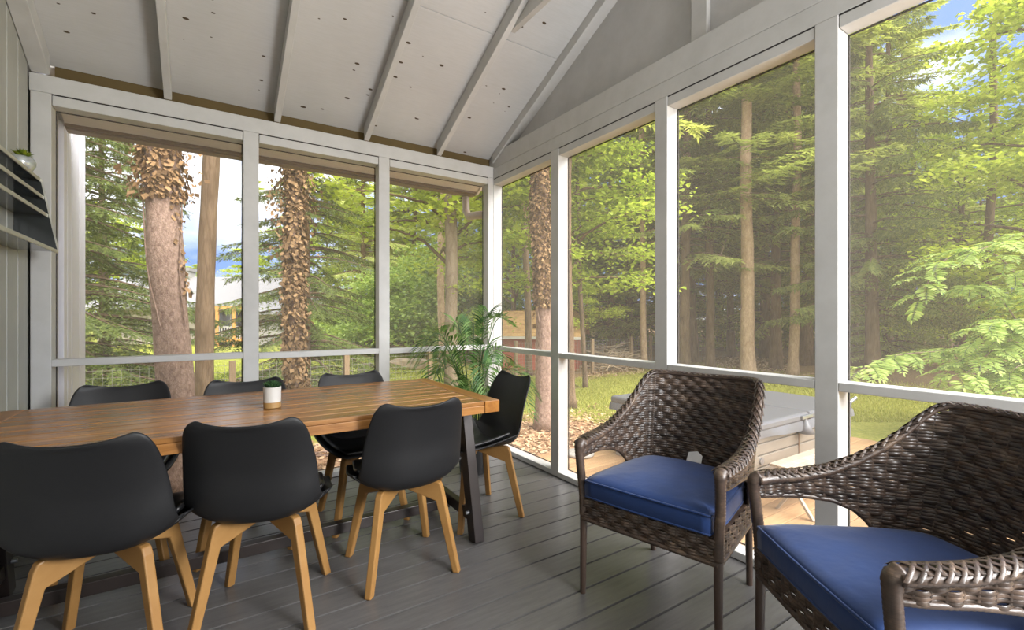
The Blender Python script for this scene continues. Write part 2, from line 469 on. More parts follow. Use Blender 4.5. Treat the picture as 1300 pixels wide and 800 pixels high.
def frame_bead(mb, p, q, axis, z0, z1, off):
    e = .006
    if axis == 'x':
        for (a, b, c, d) in ((p,p+e,z0,z1),(q-e,q,z0,z1),(p,q,z0,z0+e),(p,q,z1-e,z1)): mb.box((a,off,c),(b,off+.006,d))
    else:
        for (a, b, c, d) in ((p,p+e,z0,z1),(q-e,q,z0,z1),(p,q,z0,z0+e),(p,q,z1-e,z1)): mb.box((off,a,c),(off+.006,b,d))
wn = 0
for i, (a, b, rz) in enumerate([(-2.9,-1.965,.952),(-1.873,-1.046,.944),(-.960,-.055,.94)]):
    wn += 1
    o = MB().box((a,0,rz-.04),(b,.088,rz)).build('window_%d' % wn, W, bevel=.003)
    struct(o, ['left','middle','right'][i]+' screened opening of the back wall with its white rail', 'screen window')
    mb = MB(); mb.add([(a,.0905,.04),(b,.0905,.04),(b,.0905,2.384),(a,.0905,2.384)], [(0,1,2,3)]); mb.build('insect_screen', M['screen'], o)
    mb = MB(); frame_bead(mb, a, b, 'x', .04, 2.385, .0915); mb.build('screen_bead', M['gap_shade_bead'], o)

# ---- right wall
wr = struct(bpy.data.objects.new('wall_right', None), 'white framed right wall of the porch with tall screened openings', 'wall'); COL.objects.link(wr)
part(MB().box((0,-5.5,2.5345),(.09,.09,2.672)), 'header_beam', W, wr, bevel=.003)
part(MB().box((.002,-5.5,2.443),(.09,.09,2.5335)), 'header_beam', W, wr, bevel=.003)
YS = [(-.0,.09),(-.93,-.836),(-1.897,-1.812),(-2.746,-2.657),(-3.69,-3.60),(-4.6,-4.5)]
for a, b in YS:
    part(MB().box((0,a,.04),(.09,b,2.4425)), 'post', W, wr, bevel=.003)
part(MB().box((0,-5.5,.004),(.09,.09,.043)), 'sill_plate', W, wr, bevel=.003)
nm = ['nearest the back corner','behind the first wicker chair arm','behind the wicker armchairs','right of the thick grey post','beyond the frame']
for i in range(5):
    a, b = YS[i+1][1], YS[i][0]
    part(MB().box((.002,a+.002,2.386),(.09,b-.002,2.436)), 'top_trim', W, wr, bevel=.003)
    part(MB().box((.004,a,2.436),(.08,b,2.4435)), 'gap_shade', M['gap_shade_bead'], wr)  # seam shade drawn as a dark strip
    wn += 1
    o = MB().box((0,a,.888),(.088,b,.926)).build('window_%d' % wn, W, bevel=.003)
    struct(o, 'screened opening of the right wall %s with its white rail' % nm[i], 'screen window')
    mb = MB(); mb.add([(.0905,a,.043),(.0905,b,.043),(.0905,b,2.385),(.0905,a,2.385)], [(0,1,2,3)]); mb.build('insect_screen', M['screen'], o)
    mb = MB(); frame_bead(mb, a, b, 'y', .043, 2.386, .0915); mb.build('screen_bead', M['gap_shade_bead'], o)
# gable panel over the header
mb = MB()
def gz(y): return roofz(y, ZU)
mb.prism([(.09,2.67),(.09,gz(.09)),(-2.4,gz(-2.4)),(-4.8,gz(-2.4)-1.07),(-4.8,2.67)], (.02,0,0), (.078,0,0), (0,1,0), (0,0,1))
part(mb, 'gable_panel', M['gable'], wr)
mb = MB(); slab(mb, .0712,.0776, -.30,-1.42, ZU-.125, .11); part(mb, 'gap_shade', M['gap_shade_bead'], wr)  # dark slab paints the shade between rafter and gable panel
part(MB().box((.03,-2.125,2.673),(.067,-2.03,gz(-2.03)-.01)), 'gable_stud', W, wr, bevel=.003)

# ---- left wall: vertical grey boards, and the white siding that goes on outside
mb = MB(); y = -.035
ys = [.0]
while y > -5.5:
    mb.box((-3.0,y-.155,-.03),(-2.985,y-.006,gz(min(0,y))-.005)); y -= .16
mb.box((-3.03,-5.5,-.03),(-2.986,.09,2.66)) if 0 else mb.box((-3.03,-5.5,-.03),(-2.9995,.09,2.62)); mb.box((-9,-9,-.5),(-3.03,1.1,2.5)); mb.box((-9,-9,2.5),(-3.05,-.1,3.9))
struct(MB().box((-2.98,-5.72,0),(-1.25,-5.6,2.75)).build('wall_sky_block', M['grayboard']), 'grey board wall added unseen behind the camera to block sky light', 'wall')  # added out of view to keep sky light off the right wall
struct(mb.build('wall_left', M['grayboard'], bevel=.003), 'grey vertical board house wall on the left', 'wall')
mb = MB(); y = .10
for w_ in (.10,.17,.15,.10,.12,.24,.19):
    mb.box((-3.0,y,-.6),(-2.945-(.022 if int(round(y*100))%2 else 0),y+w_-.014,3.9)); y += w_
mb.box((-3.4,.09,-.6),(-2.985,1.155,3.9))
fl = mb.build('wall_exterior', M['siding'], bevel=.004); fl.data.materials.append(M['fascia'])  # brown backing paints the shade in the gaps between boards
for p_ in list(fl.data.polygons)[-6:]: p_.material_index = 1
struct(fl, 'white weathered vertical siding outside beyond the left screen', 'wall')

# ---- eave outside the back wall, gutter and downspout
ev = thing('eave', 'grey brown soffit and gutter along the outside of the back wall', 'eave', (0,0,0))
ev['kind'] = 'structure'
mb = MB(); slab(mb, -2.94, .12, .50, .10, ZU+.02, .02); part(mb, 'soffit_board', M['soffit'], ev)
part(MB().box((-2.94,.50,2.43),(.12,.525,2.485)), 'fascia', M['fascia'], ev)
mb = MB(); mb.prism([(.10,2.66),(.10,2.62),(.50,2.42),(.525,2.42),(.525,2.49)], (.02,0,0), (.11,0,0), (0,1,0), (0,0,1)); part(mb, 'rake_board', M['soffit'], ev)
gt = thing('gutter_downspout', 'pale brown gutter outlet elbow and downspout at the outer back corner', 'downspout')
mb = MB(); mb.prism([(.53,2.47),(.53,2.42),(.60,2.415),(.625,2.475),(.615,2.475),(.595,2.425),(.54,2.425),(.54,2.47)], (3.05,0,0), (-1.415,0,0), (0,1,0), (0,0,1)); part(mb, 'gutter', M['fascia'], gt)
M['spout'] = m_plain('pale brown downspout', srgb(150,132,116), .45)
part(MB().tube([(.02,.575,2.40),(.02,.565,2.26),(.03,.53,2.20),(.045,.40,2.19),(.06,.25,2.17)], .038, 8), 'elbow', M['spout'], gt, smooth=True, angle=50)
part(MB().tube([(.06,.27,2.19),(.06,.20,2.12),(.06,.19,2.0),(.06,.19,-.45)], .036, 8), 'pipe', M['spout'], gt, smooth=True, angle=50)

# ================================================================== DINING TABLE
TZ = .77
TX0, TX1, TY0, TY1 = -2.955, -.915, -1.575, -.60
tb = thing('dining_table', 'long slatted acacia dining table on dark steel trestle legs', 'table', ((TX0+TX1)/2, (TY0+TY1)/2, 0), math.radians(-.4))
LX, LY = (TX1-TX0)/2, (TY1-TY0)/2
mb = MB(); nb = 9; bw = 2*LY/nb
for k in range(nb):
    a = -LY+k*bw; mb.box((-LX+.088,a+.0052,TZ-.02),(LX-.088,a+bw-.0052,TZ))
mb.box((-LX+.088,-LY,TZ-.06),(LX-.088,-LY+.05,TZ-.0205)); mb.box((-LX+.088,LY-.05,TZ-.06),(LX-.088,LY,TZ-.0205))
part(mb, 'tabletop', M['acacia'], tb, bevel=.0022)
part(MB().box((-LX+.09,-LY+.052,TZ-.03),(LX-.09,LY-.052,TZ-.021)), 'under_board', M['groove'], tb)
for sx in (-1, 1):
    mb = MB(); a, b = sorted((sx*LX, sx*(LX-.085))); mb.box((a,-LY,TZ-.06),(b,LY,TZ)); part(mb, 'breadboard_end', M['acacia_end'], tb, bevel=.003)
    for sy in (-1, 1):
        x = sx*(LX-.055)
        part(MB().bar((x,sy*(LY-.145),0),(x,sy*(LY-.30),TZ-.058),.078,.055, (1,0,0)), 'leg', M['black_metal'], tb, bevel=.003)
    x = sx*(LX-.055)
    cb = part(MB().bar((x,-LY+.16,.125),(x,LY-.16,.125),.04,.06), 'crossbar', M['black_metal'], tb, bevel=.003)
    for sy in (-1, 1): part(MB().tube([(x-.03*sx,sy*(LY-.175),.15),(x-.048*sx,sy*(LY-.175),.15)], .009, 10), 'bolt', M['chrome'], cb)
    part(MB().bar((x,-LY+.27,TZ-.075),(x,LY-.27,TZ-.075),.05,.03), 'top_plate', M['black_metal'], tb)
part(MB().bar((-LX+.06,0,.10),(LX-.06,0,.10),.05,.055), 'stretcher', M['black_metal'], tb, bevel=.003)

# ================================================================== DINING CHAIRS
def cat(ps, n):
    """Catmull-Rom through tuples ps, n samples"""
    ps = [np.array(p, float) for p in ps]; m = len(ps)-1; out = []
    for i in range(n):
        t = i/(n-1)*m; k = min(int(t), m-1); u = t-k
        a, b, c, d = ps[max(k-1,0)], ps[k], ps[k+1], ps[min(k+2,m)]
        out.append(.5*((2*b)+(c-a)*u+(2*a-5*b+4*c-d)*u*u+(3*b-a-3*c+d)*u**3))
    return out
def shell_grid(nv=34, nu=21, inset=0.0, v0=0, v1=1, lift=0):
    #        y     z     halfw  curl
    prof = [(.245,.425,.150,.004),(.232,.440,.195,.006),(.19,.449,.220,.010),(.10,.441,.236,.024),(.0,.430,.256,.060),(-.09,.423,.262,.088),(-.155,.425,.252,.092),
            (-.203,.458,.240,.080),(-.223,.53,.230,.060),(-.236,.62,.224,.050),(-.258,.70,.214,.042),(-.280,.765,.203,.034),(-.296,.806,.185,.028),(-.301,.820,.150,.026)]
    C = cat(prof, 140); P = []
    for i in range(nv):
        f = v0+(v1-v0)*i/(nv-1); c = C[min(139, int(round(f*139)))]
        a = C[max(0, int(round(f*139))-2)]; b = C[min(139, int(round(f*139))+2)]
        ty, tz = b[0]-a[0], b[1]-a[1]; L = math.hypot(ty,tz) or 1
        ny, nz = tz/L, -ty/L          # points to the sitter
        if nz < 0 and f < .5: ny, nz = -ny, -nz
        row = []
        for j in range(nu):
            u = -1+2*j/(nu-1)
            w = (c[2]-inset)*u*(1+.0*u)
            cu = c[3]*abs(u)**2.7+lift
            dz = .012*(u*u-.5) if f > .92 else 0
            row.append((w, c[0]+ny*cu, c[1]+nz*cu+dz))
        P.append(row)
    return P
def make_chair(label):
    t = thing('dining_chair', label, 'chair')
    o = MB().grid(shell_grid()).build('seat_shell', M['plastic'], t, smooth=True)
    s = o.modifiers.new('Solidify', 'SOLIDIFY'); s.thickness = .012; s.offset = 1
    b = o.modifiers.new('Subdivision', 'SUBSURF'); b.levels = 1; b.render_levels = 2
    # make sure the thickness grows away from the sitter
    o = MB().grid(shell_grid(16, 15, .03, .06, .40, .010)).build('seat_pad', M['pad'], t, smooth=True)
    s = o.modifiers.new('Solidify', 'SOLIDIFY'); s.thickness = .022; s.offset = 0
    b = o.modifiers.new('Subdivision', 'SUBSURF'); b.levels = 1; b.render_levels = 2
    for k in range(4):
        a = PI/4+k*PI/2; d = Vector((math.cos(a), math.sin(a), 0)); n = Vector((-d.y, d.x, 0))
        mb = MB(); zt = .418
        i0 = .0 if k % 2 else .017; poly = [(i0, zt), (i0, zt-.040), (.186, zt-.092), (.270, .0), (.302, .0), (.216, zt-.03), (.205, zt-.005), (.19, zt)]
        mb.prism(poly, n*.032, (0,0,0), d, (0,0,1))
        part(mb, 'leg', M['beech'], t, bevel=.005)
    return t
chair0 = make_chair('')
specs = [  # centre, front direction, label
 ((-2.455,-1.425), (.20,.98), 'black shell chair at the near left of the table, closest to the camera'),
 ((-1.965,-1.445), (.336,.942), 'black shell chair in the middle of the near side of the table'),
 ((-1.385,-1.430), (.045,1), 'black shell chair at the near side beside the right trestle leg'),
 ((-.800,-1.117), (-1,.02), 'black shell chair at the right end of the table in front of the palm'),
 ((-1.385,-.775), (.0,-1), 'black shell chair on the far side nearest the palm, third from the left wall'),
 ((-1.995,-.770), (-.06,-1), 'black shell chair on the far side behind the little white pot'),
 ((-2.545,-.600), (.02,-1), 'black shell chair on the far side nearest the left wall'),
]
for i, (c, f, lab) in enumerate(specs):
    rz = math.atan2(-f[0], f[1])
    if i == 0:
        chair0.location = (c[0],c[1],0); chair0.rotation_euler = (0,0,rz); chair0['label'] = lab; chair0['group'] = 'black shell chairs around the table'
    else: dup(chair0, (c[0],c[1],0), rz, lab, 'black shell chairs around the table')

# ================================================================== WICKER ARMCHAIRS
HALF = [(.285,.285),(.296,.19),(.292,.06),(.272,-.09),(.225,-.215),(.12,-.270),(0,-.283)]
path = cat([(-x,y) for x,y in HALF]+HALF[::-1][1:], 401)
sarr = np.concatenate([[0], np.cumsum([np.linalg.norm(path[i+1]-path[i]) for i in range(400)])])
STOT = sarr[-1]
def base(s):                      # s in [-1,1]
    q = (s+1)/2*STOT
    x = np.interp(q, sarr, [p[0] for p in path]); y = np.interp(q, sarr, [p[1] for p in path])
    return x, y
def lerp_tab(a, tab):
    return float(np.interp(a, [t[0] for t in tab], [t[1] for t in tab]))
TOP = [(0,.893),(.25,.900),(.315,.900),(.345,.888),(.38,.858),(.43,.806),(.50,.748),(.58,.702),(.68,.668),(.80,.650),(.92,.645),(1,.640)]
BOT = [(0,.40),(.44,.40),(.47,.44),(.52,.505),(.58,.546),(.66,.572),(.78,.585),(1,.588)]
def PW(s, z):
    x, y = base(s); t = (z-.42)/.48
    a = abs(s)
    lean = lerp_tab(a, [(0,-.105),(.30,-.105),(.45,-.075),(.62,-.02),(.8,0),(1,0)])
    wid = lerp_tab(a, [(0,0),(.2,.012),(.35,.03),(.6,.03),(.8,.02),(1,.02)])
    return Vector((x+(wid*t if s > 0 else -wid*t), y+lean*t, z))
def NW(s, z):
    e = .004
    a = PW(max(-1,s-e), z); b = PW(min(1,s+e), z); c = PW(s, z+.01)-PW(s, z-.01)
    n = (b-a).cross(c); n.normalize(); return n       # outward or inward, consistent
def ribbon(V, F, pts, nrm, up, hw, dome):
    """strip with a domed three-vertex section"""
    n0 = len(V)
    for p, n, u in zip(pts, nrm, up):
        V += [p-u*hw, p+n*dome, p+u*hw]
    for i in range(len(pts)-1):
        for k in (0,1):
            F.append((n0+i*3+k, n0+i*3+k+1, n0+(i+1)*3+k+1, n0+(i+1)*3+k))
def panel_weave():
    V = []; F = []
    NST = 46                                  # stakes
    SUB = 4
    DZ = .0285
    ss = [-1+2*i/(NST*SUB) for i in range(NST*SUB+1)]
    k = 0; z = .405
    while z < .905:
        for half in (-1, 0, 1):
            zz = z+half*.0104
            run_p = []; run_n = []; run_u = []
            def flush():
                if len(run_p) > 2:
                    for side in (1, -1):
                        ribbon(V, F, [p+n*(.0012*side) for p, n in zip(run_p, run_n)], [n*side for n in run_n], run_u, .0064, .0040)
                run_p.clear(); run_n.clear(); run_u.clear()
            for i, s in enumerate(ss):
                a = abs(s)
                zl = zz+.004*math.sin(s*9+k)      # slight waviness
                if lerp_tab(a, BOT)-.002 < zl < lerp_tab(a, TOP)-.004:
                    n = NW(s, zl); ph = i/SUB+k
                    off = .0056*math.sin(PI*ph)
                    run_p.append(PW(s, zl)+n*off); run_n.append(n); run_u.append(Vector((0,.0,1)))
                else: flush()
            flush()
        z += DZ; k += 1
    # upright stakes, pairs
    for i in range(NST+1):
        s = -1+2*i/NST+1.0/NST*0; a = abs(s)
        lo, hi = lerp_tab(a, BOT), lerp_tab(a, TOP)
        if hi-lo < .03: continue
        m = max(3, int((hi-lo)/.012))
        pts = []; nr = []; ups = []
        s2 = s
        for q in range(m+1):
            z = lo+(hi-lo)*q/m
            pts.append(PW(s2, z)); nr.append(NW(s2, z)); e = PW(min(1,s2+.01), z)-PW(max(-1,s2-.01), z); e.normalize(); ups.append(e)
        for side in (1, -1):
            ribbon(V, F, [p+n*(.0018*side) for p, n in zip(pts, nr)], [n*side for n in nr], ups, .0042, .0026)
    return V, F
def apron_weave(p, q, z0, z1, n_out):
    V = []; F = []; p = Vector(p); q = Vector(q); L = (q-p).length; nst = max(6, int(L/.036)); n = Vector(n_out)
    dz = .0285; z = z0+dz*.5; k = 0
    while z < z1:
        for half in (-1,0,1):
            pts = []
            for i in range(nst*4+1):
                f = i/(nst*4); pts.append(p.lerp(q, f)+Vector((0,0,z+half*.0104))+n*(.0056*math.sin(PI*(i/4+k))))
            for side in (1, -1):
                ribbon(V, F, [a+n*(.001*side) for a in pts], [n*side]*len(pts), [Vector((0,0,1))]*len(pts), .0058, .0038)
        z += dz; k += 1
    for i in range(nst+1):
        c = p.lerp(q, i/nst)
        e = (q-p).normalized()
        pts = [c+Vector((0,0,z0+(z1-z0)*t/6)) for t in range(7)]
        for side in (1,-1): ribbon(V, F, [a+n*.0018*side for a in pts], [n*side]*7, [e]*7, .0042, .0026)
    return V, F
def wrap_mod(i, k):                 # ridges of a wrapped strand
    return 1.0+.10*(((i+k*.125) % 2)-.5)
def wtube(pts, rad, step=.006, n=10, flat=1.0, upv=None):
    """a pole wrapped with strand, ridges every two steps"""
    pts = [Vector(p) for p in pts]
    L = [0]
    for i in range(len(pts)-1): L.append(L[-1]+(pts[i+1]-pts[i]).length)
    m = max(4, int(L[-1]/step)); out = []; rr = []
    for i in range(m+1):
        d = L[-1]*i/m
        k = max(j for j in range(len(L)) if L[j] <= d+1e-9); k = min(k, len(pts)-2)
        f = (d-L[k])/max(1e-9, L[k+1]-L[k]); out.append(pts[k].lerp(pts[k+1], f))
        r0 = rad if not hasattr(rad,'__len__') else rad[k]+(rad[k+1]-rad[k])*f
        rr.append(r0)
    return MB().tube(out, rr, n, True, flat, upv, wrap_mod)
def make_wicker(label):
    t = thing('wicker_armchair', label, 'armchair', group=None)
    V, F = panel_weave()
    mesh_np('woven_back', [tuple(v) for v in V], F, M['wicker'], t, smooth=True)
    # rim roll: wide over the arms, slimmer over the back
    V, F = [], []
    mbr = MB(); rim = []; rad = []
    for i in range(121):
        s = -1+2*i/120; a = abs(s); z = lerp_tab(a, TOP)
        p = PW(s, z); p.z += .004; rim.append(p); rad.append(lerp_tab(a, [(0,.013),(.3,.014),(.4,.017),(.6,.024),(.8,.029),(1,.030)]))
    mbr = wtube(rim, rad, .0075, 10, .62, (0,0,1)); part(mbr, 'rim_roll', M['wicker'], t, smooth=True)
    # herringbone strands over the rim
    V = []; F = []
    for i in range(0, 116, 2):
        s0 = -1+2*(i)/120; s1 = -1+2*(i+4.2)/120
        for sd in (1,-1):
            pts = []; nr = []; up = []
            for q in range(6):
                s = s0+(s1-s0)*q/5; a = abs(s); z = lerp_tab(a, TOP); c = PW(s, z); n = NW(s, z)
                r = lerp_tab(a, [(0,.013),(.3,.014),(.4,.017),(.6,.024),(.8,.029),(1,.030)])
                ang = sd*(-1.35+2.2*q/5)
                pts.append(c+Vector((0,0,.004))+n*(math.sin(ang)*(r+.0035))+Vector((0,0,math.cos(ang)*(r*.62+.004))))
                nr.append((n*math.sin(ang)+Vector((0,0,math.cos(ang)))).normalized())
                e = PW(min(1,s+.01), z)-PW(max(-1,s-.01), z); up.append(e.normalized())
            ribbon(V, F, pts, nr, up, .0062, .0036)
    mesh_np('rim_strand', [tuple(v) for v in V], F, M['wicker'], t, smooth=True)
    # lower edge of the arm
    for sg in (-1,1):
        pts = []
        for i in range(25):
            a = 1-.56*i/24; pts.append(PW(sg*a, lerp_tab(a, BOT)))
        part(wtube(pts, .008, .006, 8), 'arm_underrail', M['wicker'], t, smooth=True)
        tip = PW(sg, .64); x = tip.x
        leg = [(x, .283, .645),(x, .286, .60),(x-.004*sg,.282,.50),(x-.010*sg,.278,.42),(x-.012*sg,.276,.34)]
        part(wtube([(x,.272,.650),(x,.292,.640),(x,.294,.61)]+leg[2:], [.024,.022,.018,.0175,.0175,.019], .006, 10), 'arm_support', M['wicker'], t, smooth=True)
        part(MB().tube([(x-.012*sg,.276,.345),(x-.010*sg,.280,.0)], [.0165,.013], 10), 'leg', M['wickerpole'], t, smooth=True, angle=50)
        part(MB().tube([(sg*.235,-.235,.40),(sg*.228,-.275,.0)], [.0165,.0135], 10), 'leg', M['wickerpole'], t, smooth=True, angle=50)
        V, F = apron_weave((sg*.286,.27,0),(sg*.262,-.18,0), .325, .415, (sg,0,0)); mesh_np('side_apron', [tuple(v) for v in V], F, M['wicker'], t, smooth=True)
    V, F = apron_weave((-.285,.285,0),(.285,.285,0), .325, .418, (0,1,0)); mesh_np('front_apron', [tuple(v) for v in V], F, M['wicker'], t, smooth=True)
    V, F = apron_weave((-.235,-.245,0),(.235,-.245,0), .34, .41, (0,-1,0)); mesh_np('back_apron', [tuple(v) for v in V], F, M['wicker'], t, smooth=True)
    for a_, b_ in (((-.285,.284),(.285,.284)),((-.286,.27),(-.262,-.20)),((.286,.27),(.262,-.20))): part(wtube([(a_[0],a_[1],.326),(b_[0],b_[1],.326)], .010, .006, 8), 'lower_rail', M['wicker'], t, smooth=True)
    mb = MB(); mb.prism([(-.285,.28),(.285,.28),(.262,-.15),(.20,-.235),(-.20,-.235),(-.262,-.15)], (0,0,.02), (0,0,.405), (1,0,0), (0,1,0)); part(mb, 'seat_deck', M['wicker'], t)
    return t
M['wickerpole'] = m_plain('brown coated pole', srgb(70,56,48), .38, .5, bump=.05, scale=60)
wk = make_wicker('brown wicker armchair facing left between the table and the thick post')
def cushion(name, label, loc, rz, lab2=False):
    t = thing(name, label, 'cushion', loc, rz)
    # outline: front corners square, waist at the arms, rounded back
    def outline(n=96):
        pts = []
        key = [(.262,.285),(.272,.20),(.262,.02),(.247,-.12),(.20,-.222),(.0,-.252)]
        half = cat(key, 30)
        right = [(p[0],p[1]) for p in half]
        left = [(-x,y) for x,y in right[::-1]][1:]
        front = [(-.262+.524*k/14,.297+.006*math.sin(PI*k/14)) for k in range(0,15)]
        return right+left+front
    ol = outline(); n = len(ol); c = (0,.03)
    rings = [(.0,.985,.006),(.0,1.0,.018),(1,1.005,.060),(1,.992,.078),(1,.96,.089),(1,.86,.098),(1,.65,.106),(1,.4,.110),(1,.15,.112)]
    vs = [(c[0]+(x-c[0])*.95, c[1]+(y-c[1])*.95, .002) for x,y in ol]
    for _, sc, z in rings:
        vs += [(c[0]+(x-c[0])*sc, c[1]+(y-c[1])*sc, z) for x,y in ol]
    vs.append((c[0],c[1],.112)); fs = []
    for i in range(len(rings)):
        for k in range(n): fs.append((i*n+k,(i*n+(k+1)%n),((i+1)*n+(k+1)%n),(i+1)*n+k))
    last = len(rings)*n
    for k in range(n): fs.append((last+k, last+(k+1)%n, len(vs)-1))
    fs.append(tuple(range(n-1,-1,-1)))
    fs = [f[::-1] for f in fs]
    o = MB().add(vs, fs).build('cover', M['cushion'], t, smooth=True)
    for zz, sc in ((.079,.997),(.012,.995)):
        pp = [(c[0]+(x-c[0])*sc, c[1]+(y-c[1])*sc, zz) for x,y in ol]; pp.append(pp[0])
        part(MB().tube(pp, .0042, 6, False), 'piping', M['cushion'], t, smooth=True)
    if lab2:
        part(MB().add([(-.03,-.232,.088),(.045,-.244,.086),(.04,-.263,.125),(.0,-.268,.135),(-.028,-.255,.12)], [(0,1,2,3,4),]), 'care_label', M['tagwhite'], t)
    return t
def yaw(f): return math.atan2(-f[0], f[1])
f1 = Vector((-.97,-.237)).normalized(); c1 = (-.470,-2.300)
wk.location = (c1[0],c1[1],0); wk.rotation_euler = (0,0,yaw(f1)); wk['group'] = 'wicker armchairs'
f2 = Vector((-.823,.567)).normalized(); c2 = (-.763+.27*.823,-2.99-.27*.567)
wk2 = dup(wk, (c2[0],c2[1],0), yaw(f2), 'brown wicker armchair closest to the camera at the right edge', 'wicker armchairs')
cushion('seat_cushion', 'navy blue cushion on the wicker armchair nearer the table', (c1[0],c1[1],.416), yaw(f1), True)
cushion('seat_cushion', 'navy blue cushion on the wicker armchair at the right edge', (c2[0],c2[1],.416), yaw(f2))

# ================================================================== SMALL PLANTS, SHELF, PALM
def rosette(mb, c, r, n, h, w=.35, tilt0=.2, tilt1=1.3, thick=.2):
    for k in range(n):
        f = k/n; a = k*2.399963; tl = tilt1+(tilt0-tilt1)*(1-f); L = r*(.55+.45*f)
        d = Vector((math.cos(a)*math.sin(tl), math.sin(a)*math.sin(tl), math.cos(tl)))
        sd = Vector((-math.sin(a), math.cos(a), 0)); up = sd.cross(d)*-1
        p = Vector(c)+Vector((0,0,h*(1-f)))
        b = [p, p+d*L*.45+sd*L*w*.5, p+d*L, p+d*L*.45-sd*L*w*.5, p+d*L*.5+up*L*thick*.5, p+d*L*.4-up*L*thick*.6]
        mb.add(b, [(0,1,4),(1,2,4),(2,3,4),(3,0,4),(1,0,5),(2,1,5),(3,2,5),(0,3,5)])
t = thing('potted_succulent', 'small succulent in a white pot with wooden base on the table', 'potted plant', (-1.915,-1.165,TZ+.001))
part(MB().lathe([(.036,.0),(.037,.001),(.0375,.026),(.036,.027)], 32), 'wooden_base', M['potwood'], t, smooth=True, angle=40)
part(MB().lathe([(.036,.026),(.0375,.027),(.0385,.094),(.0385,.096),(.034,.096),(.033,.086),(.0,.085)], 32), 'pot', M['ceramic'], t, smooth=True, angle=40)
mb = MB()
for (dx,dy,r,nn) in ((0,0,.045,22),(.018,.01,.036,16),(-.02,.008,.036,16),(0,-.02,.034,14),(.012,-.016,.034,14)): rosette(mb, (dx,dy,.092), r, nn, .012, .34, .15, 1.15)
part(mb, 'succulent', M['succulent'], t)

# wall shelf: tiers get deeper towards the bottom
sh = thing('wall_shelf', 'dark tiered wall shelf with pale metal front edges on the left wall', 'shelf', (-2.985,0,0))
tiers = [(1.905,.100),(1.815,.112),(1.723,.128),(1.54,.165)]
for i, (z, d) in enumerate(tiers):
    o = part(MB().box((.001,-1.5,z-.006),(d-.006,-.268,z)), 'shelf_board', M['shelfglass'], sh)
    part(MB().box((d-.006,-1.5,z-.014),(d,-.262,z+.004)), 'front_edge', M['shelfmetal'], o, bevel=.001)
for y in (-.266,-1.5):
    mb = MB(); mb.prism([(.001,1.905),(.100,1.905),(.165,1.54),(.001,1.54)], (0,.005,0), (0,y,0), (1,0,0), (0,0,1)); part(mb, 'end_panel', M['shelfglass'], sh)
    part(MB().bar((.100,y,1.908),(.166,y,1.535),.006,.006), 'end_edge', M['shelfmetal'], sh)
t = thing('potted_plant', 'yellow green succulent in a silvery bowl on top of the wall shelf', 'potted plant', (-2.925,-.40,1.906))
part(MB().lathe([(.024,0),(.04,.006),(.052,.03),(.053,.048),(.044,.066),(.036,.072),(.033,.068),(.0,.064)], 28), 'bowl', M['silver'], t, smooth=True)
mb = MB()
for (dx,dy,r,nn) in ((0,0,.055,18),(.015,-.03,.045,14),(-.012,.03,.045,14)): rosette(mb, (dx,dy,.064), r, nn, .014, .4, .3, 1.3)
part(mb, 'succulent', M['succ_yellow'], t)

# areca palm in the corner
pm = thing('areca_palm', 'feathery green palm in a black pot in the back corner', 'palm', (-.46,-.46,0))
part(MB().lathe([(.095,0),(.10,.004),(.125,.22),(.132,.225),(.132,.245),(.122,.245),(.118,.215),(.0,.21)], 28), 'pot', M['blackpot'], pm, smooth=True, angle=40)
part(MB().lathe([(.118,.20),(.117,.216),(.06,.222),(.0,.224)], 20), 'soil', M['soil'], pm, smooth=True)
def frond(az, reach, top, droop, nl=20, ll=.19, twist=0, r0=.03):
    """arching stem from the pot with leaflets on both sides"""
    d = Vector((math.cos(az), math.sin(az), 0)); sd = Vector((-d.y, d.x, 0))
    pts = []
    for i in range(25):
        u = i/24
        r = r0+reach*(u**1.5); z = .2+(top-.2)*(1-(1-min(1,u/.8))**1.7) - droop*max(0,u-.62)**1.6*6
        pts.append(d*r+Vector((0,0,z)))
    V = []; F = []
    for k in range(nl):
        f = .46+.54*k/(nl-1); q = f*24; i = min(23,int(q)); p = pts[i].lerp(pts[i+1], q-i)
        tg = (pts[min(24,i+1)]-pts[max(0,i-1)]).normalized()
        n = sd.cross(tg)*-1
        L = ll*math.sin(PI*(.20+.68*k/(nl-1)))*(1 if k < nl-1 else .9)
        for s in (-1,1):
            dirv = (sd*s*.80+tg*.72+n*.25).normalized()
            w = .0062; wv = tg.cross(dirv); 
            side = dirv.cross(wv).normalized()
            a0 = p; a1 = p+dirv*L*.5+Vector((0,0,-.004)); a2 = p+dirv*L+Vector((0,0,-.18*L-.02*random.random()))
            n0 = len(V); V += [a0, a1+side*w, a2, a1-side*w]; F.append((n0,n0+1,n0+2,n0+3))
    return pts, V, F
fr = [  # azimuth towards, reach, top height, droop
 (205,.46,1.04,.30,1),(178,.40,1.20,.18,0),(150,.36,1.14,.2,0),(222,.60,.86,.30,0),(110,.2,1.26,.06,0),(60,.22,1.25,.08,0),(20,.20,1.33,.03,0),(330,.24,1.30,.06,0),
 (300,.42,.92,.30,0),(318,.42,.90,.20,0),(255,.34,.98,.2,0),(190,.25,1.12,.10,0),(275,.2,1.08,.1,0),(350,.24,1.02,.1,0),(165,.2,.9,.05,0),(235,.2,.8,.06,0),(130,.25,.95,.1,0),(285,.3,.72,.1,0),(210,.34,.75,.12,0)]
for az, re, tp, dr, _ in fr:
    pts, V, F = frond(math.radians(az), re*1.12, tp*.93, dr, 24, .20)
    st = part(MB().tube(pts, [.0065*(1-.75*i/24) for i in range(25)], 6), 'frond_stem', M['palmstem'], pm, smooth=True)
    mesh_np('frond_leaflets', [tuple(v) for v in V], F, M['palm'], st)
